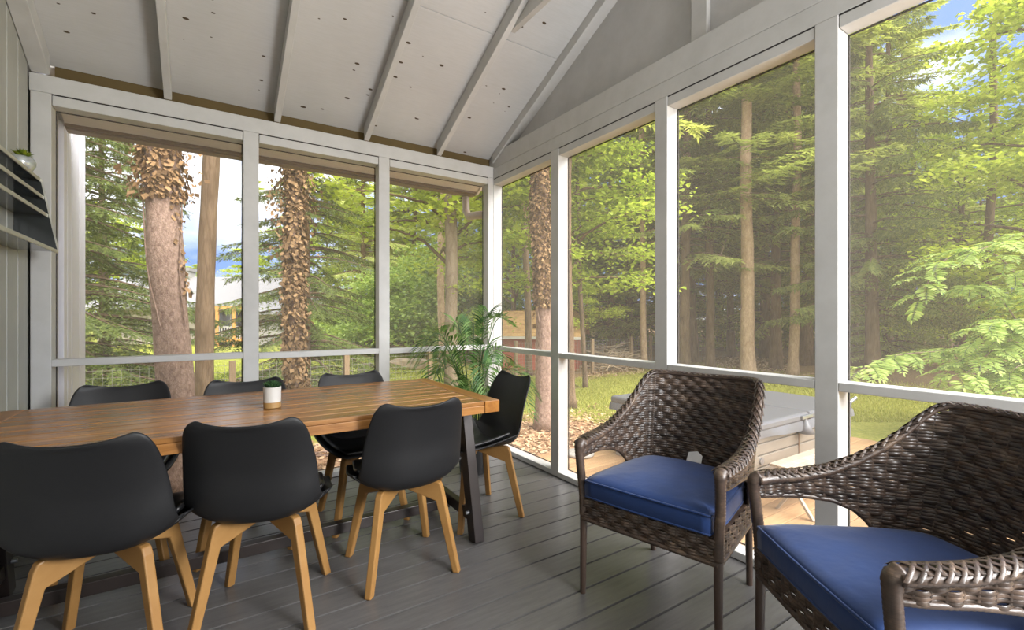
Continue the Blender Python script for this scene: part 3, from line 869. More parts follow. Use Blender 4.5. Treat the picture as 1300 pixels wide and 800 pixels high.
# ================================================================== OUTSIDE: GROUND
GZ = -.5
def m_ground():
    t = NT('yard ground'); p = t.bsdf(.95, .1)
    tc = t.n('ShaderNodeTexCoord'); sp = t.n('ShaderNodeSeparateXYZ'); t.l(tc, 'Object', sp, 'Vector')
    v = t.coords(); nb = t.noise(v, .55, 5, .6); nf = t.noise(v, 16, 6, .7); nm = t.noise(v, 2.2, 5, .65)
    def math_(op, a, b=None, c=None):
        m = t.n('ShaderNodeMath', operation=op)
        for i, q in enumerate((a,b,c)):
            if q is None: continue
            if isinstance(q, tuple): t.l(q[0], q[1], m, i)
            else: m.inputs[i].default_value = q
        return (m, 'Value')
    def step(val, lo, hi):
        m = t.n('ShaderNodeMapRange'); m.interpolation_type = 'SMOOTHSTEP'; t.l(val[0], val[1], m, 'Value')
        m.inputs['From Min'].default_value = lo; m.inputs['From Max'].default_value = hi; return (m, 'Result')
    X = (sp,'X'); Y = (sp,'Y')
    wob = math_('MULTIPLY_ADD', (nb,'Fac'), 3.4, -1.7)
    lit = math_('MAXIMUM', math_('MULTIPLY', X, .85), Y)
    lit = math_('ADD', lit, wob); lit = step(lit, 3.1, 2.1)      # 1 near the house
    f1 = step(math_('ADD', X, wob), 11.6, 13.0)
    f2 = math_('MULTIPLY', step(math_('ADD', Y, wob), 5.7, 6.6), step(math_('ADD', X, wob), 4.8, 6.2))
    forest = math_('MAXIMUM', f1, f2)
    gr = t.ramp(nf, 'Fac', [(.25, srgb(124,128,56)), (.5, srgb(158,158,78)), (.75, srgb(188,184,106))])
    gr2 = t.ramp(nm, 'Fac', [(.35, (.85,.9,.8,1)), (.7, (1.1,1.08,1.0,1))]); grass = t.mix(1.0, (gr,'Color'), (gr2,'Color'), 'MULTIPLY')
    li = t.ramp(nf, 'Fac', [(.25, srgb(128,94,68)), (.5, srgb(178,140,108)), (.75, srgb(214,180,148))])
    fo = t.ramp(nf, 'Fac', [(.25, srgb(100,82,54)), (.55, srgb(140,116,84)), (.8, srgb(172,146,112))])
    a = t.mix(forest, (grass,2), (fo,'Color')); b = t.mix(lit, (a,2), (li,'Color')); t.l(b, 2, p, 'Base Color')
    t.bump(p, nf, 'Fac', .8, .05)
    return t.m
M['ground'] = m_ground()
P = []
for i in range(61):
    row = []
    for j in range(61):
        x = -50+2*i; yy = -40+2*j
        dz = 0 if (-6 < x < 12 and -8 < yy < 8) else .12*math.sin(x*.35+1)*math.cos(yy*.3)
        row.append((x, yy, GZ+dz))
    P.append(row)
struct(MB().grid(P).build('ground', M['ground'], smooth=True), 'yard ground of lawn, leaf litter and forest floor', 'ground')

# outdoor deck of new boards beside the right wall
mb = MB(); y = .86
while y > -6.2:
    mb.box((.16,y-.135,-.505),(5.28,y,-.47)); y -= .142
dk = struct(mb.build('floor_deck', M['deck'], bevel=.004), 'pale new wooden deck outside the right screens', 'deck')

# lawn blades, leaf litter
def scatter(n, fn):
    out = []
    while len(out) < n:
        q = fn()
        if q is not None: out.append(q)
    return np.array(out)
def blades(name, pts, h, w, mat, label):
    n = len(pts); a = RNG.uniform(0,2*PI,n); hh = h*RNG.uniform(.5,1.2,n)
    dx, dy = np.cos(a)*w/2, np.sin(a)*w/2; lx, ly = RNG.normal(0,.45,n)*hh, RNG.normal(0,.45,n)*hh
    V = np.empty((n,3,3)); z = np.full(n, GZ)
    V[:,0] = np.stack([pts[:,0]-dx, pts[:,1]-dy, z],1); V[:,1] = np.stack([pts[:,0]+dx, pts[:,1]+dy, z],1)
    V[:,2] = np.stack([pts[:,0]+lx, pts[:,1]+ly, z+hh],1)
    o = mesh_np(name, V.reshape(-1,3), np.arange(3*n).reshape(-1,3), mat)
    o['kind'] = 'stuff'; o['label'] = label; o['category'] = name.split('_')[0]
    return o
def lawn_right():
    px = random.uniform(660,1500); f = 7.4+12*random.random()**1.2; p = at(px, f, 0)
    if p.x > 12+random.gauss(0,.5) or (p.y > 6.0 and p.x > 5.3): return None
    if max(p.x*.85, p.y) < 2.7+random.gauss(0,.5): return None
    if p.x < 5.4 and p.y < .95: return None
    return (p.x, p.y)
def lawn_left():
    px = random.uniform(60,660); f = 7+22*random.random()**1.2; p = at(px, f, 0)
    if max(p.x*.85, p.y) < 3+random.gauss(0,.5): return None
    if p.y > 6 and p.x > 5.3: return None
    return (p.x, p.y)
blades('grass', scatter(75000, lawn_right), .05, .016, M['grassblade'], 'short lawn grass beyond the deck on the right')
blades('grass', scatter(60000, lawn_left), .055, .02, M['grass_suntint'], 'sunlit-toned lawn grass behind the back wall')
def flat_leaves(name, pts, size, mat, label):
    n = len(pts); a = RNG.uniform(0,2*PI,n); s = size*RNG.uniform(.6,1.3,n)
    e1 = np.stack([np.cos(a), np.sin(a), RNG.normal(0,.3,n)],1)*s[:,None]; e2 = np.stack([-np.sin(a), np.cos(a), RNG.normal(0,.35,n)],1)*(s*.6)[:,None]
    c = np.stack([pts[:,0], pts[:,1], np.full(n, GZ+.018)],1)
    V = np.stack([c-e1*.5, c+e2*.5, c+e1*.5, c-e2*.5],1).reshape(-1,3)
    o = mesh_np(name, V, np.arange(4*n).reshape(-1,4), mat)
    o['kind'] = 'stuff'; o['label'] = label; o['category'] = 'leaves'; return o
def lit_near():
    x = random.uniform(-3.5,4.2); yy = random.uniform(.15,4.0)
    if (yy < .95 and x > .1) or (x < -2.9 and yy < 1.25): return None
    if max(x*.85, yy) > 2.7+random.gauss(0,.4): return None
    return (x, yy)
def lit_fence():
    p = at(random.uniform(740,1000), random.uniform(12.4,19), 0)
    return (p.x, p.y) if (p.y > 5.6 or p.x > 11.5) else None
flat_leaves('fallen_leaves', scatter(6500, lit_near), .07, M['litterleaf'], 'fallen brown leaves on bare ground near the back corner')
flat_leaves('fallen_leaves', scatter(5000, lit_fence), .09, M['litterleaf'], 'fallen leaves along the fence and woods edge')

# ================================================================== HOT TUB, BENCH, STONE
D = .95
hx0, hx1 = CAM.x+4.28*D, CAM.x+6.37*D; hy0, hy1 = CAM.y+2.35*D, CAM.y+4.22*D; hz = 1.2-D
ht = thing('hot_tub', 'beige panelled hot tub under a grey vinyl cover on the deck', 'hot tub', ((hx0+hx1)/2,(hy0+hy1)/2,-.47))
ax, ay = (hx1-hx0)/2, (hy1-hy0)/2; top = hz+.47
mb = MB(); i_ = .05; zb = .0
nsl = 5; zz = [.06+(top-.17)*k/nsl for k in range(nsl+1)]
mb.box((-ax+i_+.02,-ay+i_+.02,0),(ax-i_-.02,ay-i_-.02,top-.10))
for k in range(nsl):
    mb.box((-ax+i_,-ay+i_,zz[k]+.006),(ax-i_,ay-i_,zz[k+1]-.006))
part(mb, 'cabinet', M['tubside'], ht, bevel=.006)
for sx in (-1,1):
    for sy in (-1,1):
        a, b = sorted((sx*(ax-i_+.006), sx*(ax-i_-.055))); c, d = sorted((sy*(ay-i_+.006), sy*(ay-i_-.055)))
        part(MB().box((a,c,.0),(b,d,top-.10)), 'corner_panel', M['tubside'], ht, bevel=.006)
part(MB().box((-.13,-ay+i_-.006,.0),(-.112,-ay+i_+.01,top-.11)), 'panel_seam', M['fascia'], ht)
part(MB().tube([(-.82,-ay+i_-.012,.34),(-.82,-ay+i_+.01,.34)], .032, 20), 'light_cap', M['chrome'], ht, smooth=True, angle=40)
# cover: two thick halves, a skirt with soft folds below
for sx in (-1,1):
    mb = MB(); n = 13; P = []
    a, b = (-ax,-.008) if sx < 0 else (.008, ax)
    mb.box((a,-ay,top-.095),(b,ay,top-.012)); 
    vs = [(a,-ay,top-.012),(b,-ay,top-.012),(b,ay,top-.012),(a,ay,top-.012)]
    part(mb, 'cover_half', M['tubcover'], ht, bevel=.025, smooth=False)
mb = MB(); ring = []; N = 160
for k in range(N):
    f = k/N*4; side = int(f); u = f-side
    cx = [(-ax+2*ax*u,-ay),(ax,-ay+2*ay*u),(ax-2*ax*u,ay),(-ax,ay-2*ay*u)][side]
    ring.append(cx)
rows = []
for r, (z, off) in enumerate([(top-.085,.0),(top-.11,.006),(top-.14,.010),(top-.165,.012)]):
    row = []
    for k, (x, yv) in enumerate(ring):
        w = .012*math.sin(k*.55)+.008*math.sin(k*.23+1)
        L = max(abs(x)/ax, abs(yv)/ay); ox = (x/ax)*(off); oy = (yv/ay)*off
        row.append((x+ox+(w*r*.3 if abs(abs(x)-ax)<1e-6 else 0), yv+oy+(w*r*.3 if abs(abs(yv)-ay)<1e-6 else 0), z+.012*r/3*math.sin(k*.31)))
    rows.append(row+[row[0]])
part(mb.grid(rows), 'cover_skirt', M['tubcover'], ht, smooth=True)
# flared corner drip of the skirt, strap buckle, lifter arm
xx = -.12
part(MB().lathe([(.085,0),(.045,.07),(.016,.13),(.0,.135)], 20, (xx,-ay-.01,top-.205)), 'strap_cone', M['tubcover'], ht, smooth=True)
part(MB().bar((xx-.07,-ay-.012,top-.05),(xx+.13,-ay-.012,top-.045),.02,.035), 'buckle', M['chrome'], ht, bevel=.004)
mb = MB(); mb.tube([(ax+.03,-ay+.05,.30),(ax+.03,-ay+.05,top-.02)], .022, 10); mb.tube([(ax+.0,-ay+.05,top-.05),(ax+.16,-ay+.03,top+.01)], .020, 10)
part(mb, 'cover_lifter', M['chrome'], ht, smooth=True, angle=50)
part(MB().box((-ax-.30,-.9,.0),(-ax+.0,-.2,.10)), 'step', M['tubside'], ht, bevel=.01)

bn = thing('folding_bench', 'small whitewashed slat bench with crossed legs before the hot tub', 'bench', (2.24,-1.66,-.47), math.radians(0))
mb = MB()
for k in range(4): mb.box((-.42,-.145+k*.074,.395),(.42,-.145+k*.074+.068,.417))
part(mb, 'slat_top', M['benchwood'], bn, bevel=.003)
for sx in (-.30,.30):
    part(MB().bar((sx,-.15,0),(sx,.12,.395),.02,.035,(1,0,0)), 'leg', M['benchwood'], bn, bevel=.002)
    part(MB().bar((sx+.022,.15,0),(sx+.022,-.12,.395),.02,.035,(1,0,0)), 'leg', M['benchwood'], bn, bevel=.002)
part(MB().bar((-.30,0,.19),(.32,0,.19),.02,.03), 'brace', M['benchwood'], bn, bevel=.002)
st = MB().lathe([(.0,0),(.15,0),(.172,.012),(.172,.030),(.155,.042),(.08,.047),(.0,.048)], 36).build('stepping_stone', M['stone'], None, smooth=True, loc=tuple(at(736,5.55,-.469)))
tag(st, 'round white pebbled stone lying on the wooden deck', 'stone')

# ================================================================== FENCE, ROCKS, SHED, HOUSE
def fence(name_label, plist, top):
    t = thing('wire_fence', name_label, 'fence', (plist[0].x, plist[0].y, GZ))
    o = Vector((plist[0].x, plist[0].y, GZ))
    for p in plist:
        q = Vector((p.x,p.y,GZ))-o
        part(MB().box((q.x-.042,q.y-.042,0),(q.x+.042,q.y+.042,top-GZ)), 'post', M['fencewood'], t, bevel=.008)
    mb = MB()
    for a, b in zip(plist, plist[1:]):
        a = Vector((a.x,a.y,GZ))-o; b = Vector((b.x,b.y,GZ))-o; L = (b-a).length; d = (b-a)/L
        z = .06
        while z < top-GZ-.02:
            mb.bar(a+Vector((0,0,z)), b+Vector((0,0,z)), .004, .004); z += .1
        k = 0
        while k < L: mb.bar(a+d*k, a+d*k+Vector((0,0,top-GZ-.04)), .0035, .0035, (1,0,0)); k += .1
    part(mb, 'wire_mesh', M['wire'], t)
fence('wire mesh fence with weathered posts across the lawn behind the back wall', [at(40,5.9,0), at(295,6.9,0), at(440,7.9,0), at(546,8.9,0), at(625,10.4,0)], .53)
fence('wire mesh fence with wooden posts in front of the woods on the right', [at(655,12.3,0), at(752,13.5,0), at(801,15,0), at(826,16,0), at(905,18,0)], .53)

def rock(name, label, px, f, sx, sy, sz, seed, mat, cat):
    bm_v = []; rnd = np.random.default_rng(seed)
    mb = MB(); n, m = 22, 12; P = []
    ph = rnd.uniform(0,6,6)
    for i in range(m+1):
        th = PI*i/m; row = []
        for j in range(n+1):
            a = 2*PI*j/n; d = Vector((math.sin(th)*math.cos(a), math.sin(th)*math.sin(a), math.cos(th)))
            k = 1+.13*math.sin(3*d.x+ph[0])+.12*math.sin(4*d.y+ph[1])+.08*math.sin(7*d.z+ph[2]+3*d.x)
            q = Vector((abs(d.x)**.75*math.copysign(1,d.x), abs(d.y)**.75*math.copysign(1,d.y), abs(d.z)**.75*math.copysign(1,d.z)))*k
            row.append((q.x*sx/2, q.y*sy/2, max(-.05, q.z*sz*.5+sz*.42)))
        P.append(row)
    o = mb.grid(P).build(name, mat, None, smooth=True); p = at(px, f, GZ); o.location = p; o.rotation_euler = (0,0,-TH)
    return tag(o, label, cat)
rock('rock', 'dark rounded rock behind the wire fence right of the ivy trunk', 399, 9.2, .62,.5,.52, 1, M['rock'], 'rock')
rock('rock', 'small grey rock between two fence posts on the lawn', 427, 9.6, .42,.4,.46, 2, M['rock'], 'rock')
rock('rock', 'flat squarish grey stone on the lawn left of the narrow post', 465, 13.2, .48,.4,.36, 3, M['rock'], 'rock')
rock('log', 'weathered brown log lying on the sunny lawn', 517, 14.6, 1.15,.5,.42, 5, M['log'], 'log')

# brush pile
mb = MB(); rnd = random.Random(4)
for k in range(150):
    a = rnd.uniform(0,2*PI); L = rnd.uniform(.5,1.3); c = Vector((rnd.gauss(0,.38), rnd.gauss(0,.3), 0)); c.z = max(.03, .75*math.exp(-(c.x**2+c.y**2)*2)*rnd.random()+.02)
    d = Vector((math.cos(a), math.sin(a), rnd.uniform(-.25,.5)))*L/2
    e = c-d; e.z = max(.01,e.z); mb.tube([e, c+Vector((0,0,rnd.uniform(0,.08))), c+d], [.012,.010,.005], 4)
o = mb.build('brush_pile', M['log'], None); o.location = at(778,14.6,GZ); tag(o, 'heap of dry branches piled behind the fence', 'brush pile')

# red shed
sd = thing('shed', 'low red shed with mossy shingle roof behind the palm', 'shed', tuple(at(680,15.6,GZ-.1)), -TH-math.radians(14))
w2, d2 = 1.50, 1.15; ez = 1.28; rz_ = 1.98
part(MB().box((-w2,-d2,0),(w2,d2,ez)), 'wall', M['shedred'], sd)
mb = MB(); mb.prism([(-d2,ez),(d2,ez),(0,rz_-.06)], (.03,0,0), (w2-.012,0,0), (0,1,0), (0,0,1)); mb.prism([(-d2,ez),(d2,ez),(0,rz_-.06)], (.03,0,0), (-w2+.012,0,0), (0,1,0), (0,0,1)); part(mb, 'gable', M['shedgable'], sd)
mb = MB(); s = (rz_-ez)/d2; ov = .22
for sg in (-1,1):
    n = 7
    for k in range(n):
        a = sg*(d2+ov)*(1-k/n); b = sg*(d2+ov)*(1-(k+1)/n)-sg*.02
        za, zb_ = rz_-abs(a)*s, rz_-abs(b)*s
        mb.add([(-w2-.2,a,za+.02),(w2+.2,a,za+.02),(w2+.2,b,zb_+.005),(-w2-.2,b,zb_+.005),(-w2-.2,a,za-.01),(w2+.2,a,za-.01),(w2+.2,b,zb_-.03),(-w2-.2,b,zb_-.03)], [(0,1,2,3),(7,6,5,4),(0,4,5,1),(1,5,6,2),(2,6,7,3),(3,7,4,0)])
part(mb, 'roof', M['shingle'], sd)
ye = -(d2+ov); zz_ = rz_-abs(ye)*s
part(MB().box((-w2-.21,ye-.03,zz_-.07),(w2+.21,ye+.0,zz_+.015)), 'eave_trim', M['shedwhite'], sd)
part(MB().box((w2-.0,-d2-.02,0),(w2+.02,-d2+.08,ez)), 'corner_trim', M['shedgable'], sd)
part(MB().box((-.35,-d2-.025,.05),(.35,-d2+.0,ez-.12)), 'door', M['shedred'], sd)

# neighbour's house
hs = thing('house', 'pale roofed neighbour house with orange timber porch beyond the lawn', 'house', tuple(at(262,26,GZ)), -TH+math.radians(12))
def gable_house(w, d, ez, rz, x0, y0, wall, roofm, nm):
    part(MB().box((x0-w/2,y0,0),(x0+w/2,y0+d,ez)), 'wall', wall, hs)
    mb = MB(); s = (rz-ez)/(d/2); ov = .5; yc = y0+d/2
    for sg in (-1,1):
        a = yc+sg*(d/2+ov); za = rz-(d/2+ov)*s
        mb.add([(x0-w/2-.4,a,za),(x0+w/2+.4,a,za),(x0+w/2+.4,yc,rz),(x0-w/2-.4,yc,rz),(x0-w/2-.4,a,za+.14),(x0+w/2+.4,a,za+.14),(x0+w/2+.4,yc,rz+.14),(x0-w/2-.4,yc,rz+.14)], [(0,1,2,3),(7,6,5,4),(0,4,5,1),(1,5,6,2),(2,6,7,3),(3,7,4,0)])
    part(mb, 'roof', roofm, hs)
    mb = MB()
    for x in (x0-w/2+.02, x0+w/2-.02): mb.prism([(y0,ez),(y0+d,ez),(yc,rz)], (.04,0,0), (x,0,0), (0,1,0), (0,0,1))
    part(mb, 'gable', wall, hs)
gable_house(9.5, 7, 2.3, 4.1, -1.2, 1.2, M['housewall'], M['houseroof'], 'main')
gable_house(3.6, 5, 2.0, 3.2, 4.2, .4, M['housewhite'], M['houseroof'], 'wing')
for x in (-.1,.75,1.6,2.2): part(MB().box((x-.07,-.6,0),(x+.07,-.46,2.15)), 'porch_post', M['housetimber'], hs)
part(MB().box((-.3,-.62,2.05),(2.4,-.44,2.25)), 'porch_beam', M['housetimber'], hs)
part(MB().box((-.3,-.6,.25),(2.4,1.2,.42)), 'porch_floor', M['housetimber'], hs)
mb = MB(); mb.box((-.1,-.56,1.05),(2.2,-.50,1.12))
for k in range(18): mb.box((-.08+k*.13,-.55,.42),(-.04+k*.13,-.51,1.06))
part(mb, 'railing', M['housewhite'], hs)
for x in (.5,1.4):
    o = part(MB().box((x-.36,1.14,.7),(x+.36,1.22,2.0)), 'window_frame', M['housewhite'], hs); part(MB().box((x-.30,1.12,.76),(x+.30,1.20,1.94)), 'window_glass', M['houseglass'], o)
o = part(MB().box((3.6,.32,.9),(4.4,.41,1.7)), 'window_frame', M['housewhite'], hs); part(MB().box((3.67,.30,.97),(4.33,.38,1.63)), 'window_glass', M['houseglass'], o)
part(MB().box((-4.6,4.0,2.9),(-2.6,5.0,4.6)), 'chimney', M['housewhite'], hs)
part(MB().box((-4.7,3.9,4.55),(-2.5,5.1,4.75)), 'chimney_cap', M['houseroof'], hs)

# garden chair far out on the lawn
ac = thing('garden_chair', 'grey slatted garden chair far out on the lawn', 'garden chair', tuple(at(463,21,GZ)), -TH+math.radians(70))
for k in range(5): part(MB().bar((-.2+k*.1,-.25,.30),(-.2+k*.1,-.52,1.0),.085,.02,(0,1,0)), 'back_slat', M['rock'], ac)
mb = MB()
for k in range(5): mb.box((-.27,-.22+k*.11,.30+k*.012),(.27,-.13+k*.11,.325+k*.012))
part(mb, 'seat', M['rock'], ac)
for sx in (-.29,.29):
    part(MB().box((sx-.02,.20,0),(sx+.02,.29,.5)), 'leg', M['rock'], ac); part(MB().bar((sx,-.40,.0),(sx,.25,.36),.03,.09), 'leg', M['rock'], ac)
    part(MB().box((sx-.06,-.42,.5),(sx+.06,.32,.525)), 'arm', M['rock'], ac)

# ================================================================== TREES
def foliage_arrays(tw_p, tw_d, tw_l, side, lb, w, m, rnd):
    """needle blades along twigs: tw_p (n,3) start, tw_d (n,3) direction, tw_l (n,) length, side (n,3)"""
    n = len(tw_p); Vs = []
    up = np.array([0,0,1.0])
    for j in range(m):
        f = (j+.5)/m
        p = tw_p+tw_d*(tw_l*f)[:,None]; p[:,2] -= .18*tw_l*f*f
        for s in (-1,1):
            d = tw_d*.62+side*(s*.75)+rnd.normal(0,.16,(n,3)); d[:,2] -= .10
            L = lb*rnd.uniform(.7,1.2,n)*(1.05-.35*f)
            q = tw_d*(w*.5)
            Vs.append(np.stack([p-q, p+q, p+d*L[:,None]],1))
    p = tw_p+tw_d*(tw_l*.93)[:,None]; p[:,2] -= .16*tw_l
    q = side*(w*.5); Vs.append(np.stack([p-q, p+q, p+tw_d*lb+np.array([0,0,-.02])],1))
    return np.concatenate(Vs,0)
def spruce_mesh(seed, H, z0, R, dz, per, droop=.28, lb=.13, w=.05, m=5, taper=.8, weep=0., trunk_r=.2, trunk_m='bark', leaf='needle', dead=0, tw=.13):
    rnd = np.random.default_rng(seed); P = []; Dv = []; Ls = []; Sd = []
    wood = MB(); lean = rnd.normal(0,.012,2)
    tp = [(lean[0]*z, lean[1]*z, z) for z in np.linspace(-.1,H,14)]
    wood.tube(tp, [trunk_r*(1-.93*(i/13)**1.1)*(1.35 if i == 0 else 1) for i in range(14)], 10)
    z = z0
    while z < H-.2:
        f = (z-z0)/(H-z0); Lm = R*(1-f)**taper+.18
        for k in range(per):
            az = rnd.uniform(0,2*PI); L = Lm*rnd.uniform(.65,1.12); zz = z+rnd.uniform(-.5,.5)*dz
            d = np.array([math.cos(az),math.sin(az),0]); s = np.array([-d[1],d[0],0])
            ns = max(5,int(L/tw)); us = (np.arange(ns)+.7)/ns
            us = us[us > .16]
            zo = L*(.16*us-droop*us*us*(1-.45*us)*1.25)
            pts = np.array([0,0,zz])[None]+d[None]*(L*us)[:,None]; pts[:,2] += zo
            sp = [(lean[0]*zz,lean[1]*zz,zz)]+[tuple(q) for q in pts[::max(1,len(pts)//5)]]
            wood.tube(sp, list(np.linspace(.012+.010*L,.004,len(sp))), 4, False)
            for sg in (-1,1):
                n = len(us); lt = (.17*L+.17)*(1.12-us*.85)*rnd.uniform(.6,1.2,n)
                dv = d[None]*.62+s[None]*(sg*.78)+rnd.normal(0,.12,(n,3)); dv[:,2] += -.12-weep*rnd.uniform(.5,1.3,n); dv /= np.linalg.norm(dv,axis=1)[:,None]
                sdv = np.cross(dv, np.array([0,0,1.])); sdv /= np.linalg.norm(sdv,axis=1)[:,None]+1e-6
                P.append(pts); Dv.append(dv); Ls.append(lt); Sd.append(sdv)
            # leader tip
            P.append(pts[-1:]); Dv.append((d+np.array([0,0,-.1]))[None]); Ls.append(np.array([.16])); Sd.append(s[None])
        z += dz*(.8+.5*rnd.random())
    V = foliage_arrays(np.concatenate(P).copy(), np.concatenate(Dv), np.concatenate(Ls), np.concatenate(Sd), lb, w, m, rnd)
    tr = wood.build('trunk', M[trunk_m], None, smooth=True)
    fo = mesh_np('needles', V.reshape(-1,3), np.arange(V.shape[0]*3).reshape(-1,3), M[leaf])
    return tr, fo
def leaf_mesh(name, clusters, size, mat, rnd, flat=.35):
    """clusters: (cx,cy,cz,rx,ry,rz,n)"""
    C = []
    for cx,cy,cz,rx,ry,rz,n in clusters:
        q = rnd.normal(0,.5,(n,3)); q = np.clip(q,-1.3,1.3)*np.array([rx,ry,rz])
        q[:,2] -= .18*(q[:,0]**2+q[:,1]**2)/max(rx,ry)
        C.append(q+np.array([cx,cy,cz]))
    c = np.concatenate(C); n = len(c); a = rnd.uniform(0,2*PI,n); s = size*rnd.uniform(.55,1.25,n)
    e1 = np.stack([np.cos(a),np.sin(a),rnd.normal(-.35,.35,n)],1); e1 /= np.linalg.norm(e1,axis=1)[:,None]
    e2 = np.stack([-np.sin(a),np.cos(a),rnd.normal(0,flat,n)],1); e2 /= np.linalg.norm(e2,axis=1)[:,None]
    up = np.cross(e1,e2)
    A = c; B = c+e1*(s*.45)[:,None]+e2*(s*.40)[:,None]+up*(s*.10)[:,None]; D_ = c+e1*s[:,None]; E = c+e1*(s*.45)[:,None]-e2*(s*.40)[:,None]+up*(s*.10)[:,None]
    V = np.stack([A,B,D_,E],1).reshape(-1,3)
    i = np.arange(n)*4; F = np.concatenate([np.stack([i,i+1,i+2],1), np.stack([i,i+2,i+3],1)])
    return mesh_np(name, V, F, mat)
def broad_mesh(seed, H, z0, R, nl, leaf, size, per=230, trunk_r=.14, trunk_m='bark_dark', layer=.22, bend=.0):
    rnd = np.random.default_rng(seed); wood = MB(); cl = []
    tp = []
    for i in range(12):
        z = -.1+(H*.9+.1)*i/11; tp.append((bend*math.sin(z*.7+seed), bend*math.cos(z*.55+seed*2)-bend*math.cos(seed*2), z))
    wood.tube(tp, [trunk_r*(1-.9*(i/11))*(1.3 if i == 0 else 1) for i in range(12)], 10)
    for k in range(nl):
        f = (k+rnd.random())/nl; z = z0+(H-z0)*f*.92; az = k*2.4+rnd.uniform(-.5,.5); L = R*(1-.55*f**1.5)*rnd.uniform(.6,1.1)*(1 if f > .12 else .8)
        b = tp[min(11,max(0,int((z+.1)/(H*.9+.1)*11)))]
        d = np.array([math.cos(az),math.sin(az)]); rise = rnd.uniform(.05,.45)*L
        pts = [(b[0],b[1],z-.35*L*.3)]+[(b[0]+d[0]*L*u, b[1]+d[1]*L*u, z+rise*math.sin(u*1.7)-.15*L*u) for u in (.25,.5,.75,1)]
        wood.tube(pts, list(np.linspace(.018+.012*L,.006,5)), 5, False)
        for u, rr in ((.45,.6),(.72,.8),(1.0,.75)):
            q = (b[0]+d[0]*L*u+rnd.normal(0,.15*L), b[1]+d[1]*L*u+rnd.normal(0,.15*L), z+rise*math.sin(u*1.7)-.15*L*u+.05)
            r = rr*(.34*L+.22); cl.append((*q, r, r, layer*r+.05, int(per*rr)))
    tr = wood.build('trunk', M[trunk_m], None, smooth=True)
    fo = leaf_mesh('foliage', cl, size, M[leaf], rnd)
    return tr, fo
def place(proto, name, label, cat_, px, f, rz=0, sc=1.0, group=None, z=GZ):
    t = thing(name, label, cat_, tuple(at(px,f,z)), rz, group); t.scale = (sc,sc,sc)
    for i, o in enumerate(proto['parts']):
        if not proto['used']: c = o
        else: c = o.copy(); COL.objects.link(c)
        c.parent = t
    proto['used'] = True
    return t
def proto(parts): return {'parts': list(parts), 'used': False}
def dim(keys, k):
    for key in keys:
        t = M[key].node_tree
        for p in [n for n in t.nodes if n.type == 'BSDF_PRINCIPLED']:
            ln = p.inputs['Base Color'].links
            if not ln: continue
            src = ln[0].from_socket; m = t.nodes.new('ShaderNodeMix'); m.data_type = 'RGBA'; m.blend_type = 'MULTIPLY'; m.inputs[0].default_value = 1
            t.links.new(src, m.inputs[6]); m.inputs[7].default_value = (k,k,k,1); t.links.new(m.outputs[2], p.inputs['Base Color'])
dim(['white','ceiling','gable','grayboard','floor','beech','acacia','acacia_end','cushion','deck','tubside','tubcover','benchwood','ceramic','potwood','stone','shedwhite','tagwhite','houseroof','housewhite','soffit','fascia','bark_ivy','fencewood'], .80)
dim(['bark','bark_smooth'], .66); dim(['floor'], .88)
# prototypes ------------------------------------------------------
SP_FULL = proto(spruce_mesh(11, 9.0, .35, 2.7, .34, 7, leaf='needle_dark', trunk_m='bark_dark', trunk_r=.15, m=6, lb=.095, w=.036, droop=.5, weep=.45, tw=.09))
SP_TALL = proto(spruce_mesh(12, 17, 1.6, 3.0, .46, 6, leaf='needle', trunk_m='bark', trunk_r=.2, m=4, lb=.16, w=.06, weep=.35, droop=.36, tw=.12))
SP_TALL2 = proto(spruce_mesh(13, 19, 3.4, 3.3, .50, 6, leaf='needle', trunk_m='bark_dark', trunk_r=.22, m=4, lb=.18, w=.065, droop=.42, weep=.4, tw=.12))
SP_WEEP = proto(spruce_mesh(14, 17, 2.2, 2.8, .42, 6, leaf='needle_dark', trunk_m='bark_dark', trunk_r=.2, m=5, lb=.14, w=.05, droop=.46, weep=1.1, tw=.10))
SP_PALE = proto(spruce_mesh(15, 15, .8, 3.2, .46, 6, leaf='needle_yellow', trunk_m='bark', trunk_r=.17, m=4, lb=.17, w=.06, droop=.42, weep=.45, tw=.11))
SP_PALEHI = proto(spruce_mesh(17, 15, 3.0, 3.0, .46, 6, leaf='needle_yellow', trunk_m='bark', trunk_r=.15, m=4, lb=.16, w=.06, droop=.42, weep=.4, tw=.11))
SP_HIGH = proto(spruce_mesh(16, 17, 6.0, 2.6, .5, 6, leaf='needle', trunk_m='bark_dark', trunk_r=.14, m=3, lb=.2, w=.08))
BR_MID = proto(broad_mesh(21, 11, 1.4, 3.4, 34, 'leaf', .15, 210, .12, bend=.12))
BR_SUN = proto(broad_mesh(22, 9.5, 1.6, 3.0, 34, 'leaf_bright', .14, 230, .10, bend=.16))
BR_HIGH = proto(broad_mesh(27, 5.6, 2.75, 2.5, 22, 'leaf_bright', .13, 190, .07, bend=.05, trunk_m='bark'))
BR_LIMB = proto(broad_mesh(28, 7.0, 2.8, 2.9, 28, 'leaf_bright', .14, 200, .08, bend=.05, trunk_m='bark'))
BR_FAR = proto(broad_mesh(23, 14, 2.4, 4.2, 34, 'leaf', .22, 200, .17))

BR_HAZE = proto(broad_mesh(25, 14, 1.6, 4.6, 38, 'leaf_bright', .26, 190, .17))
UNDER = proto(broad_mesh(24, 2.6, .2, 1.9, 26, 'leaf', .17, 150, .04))
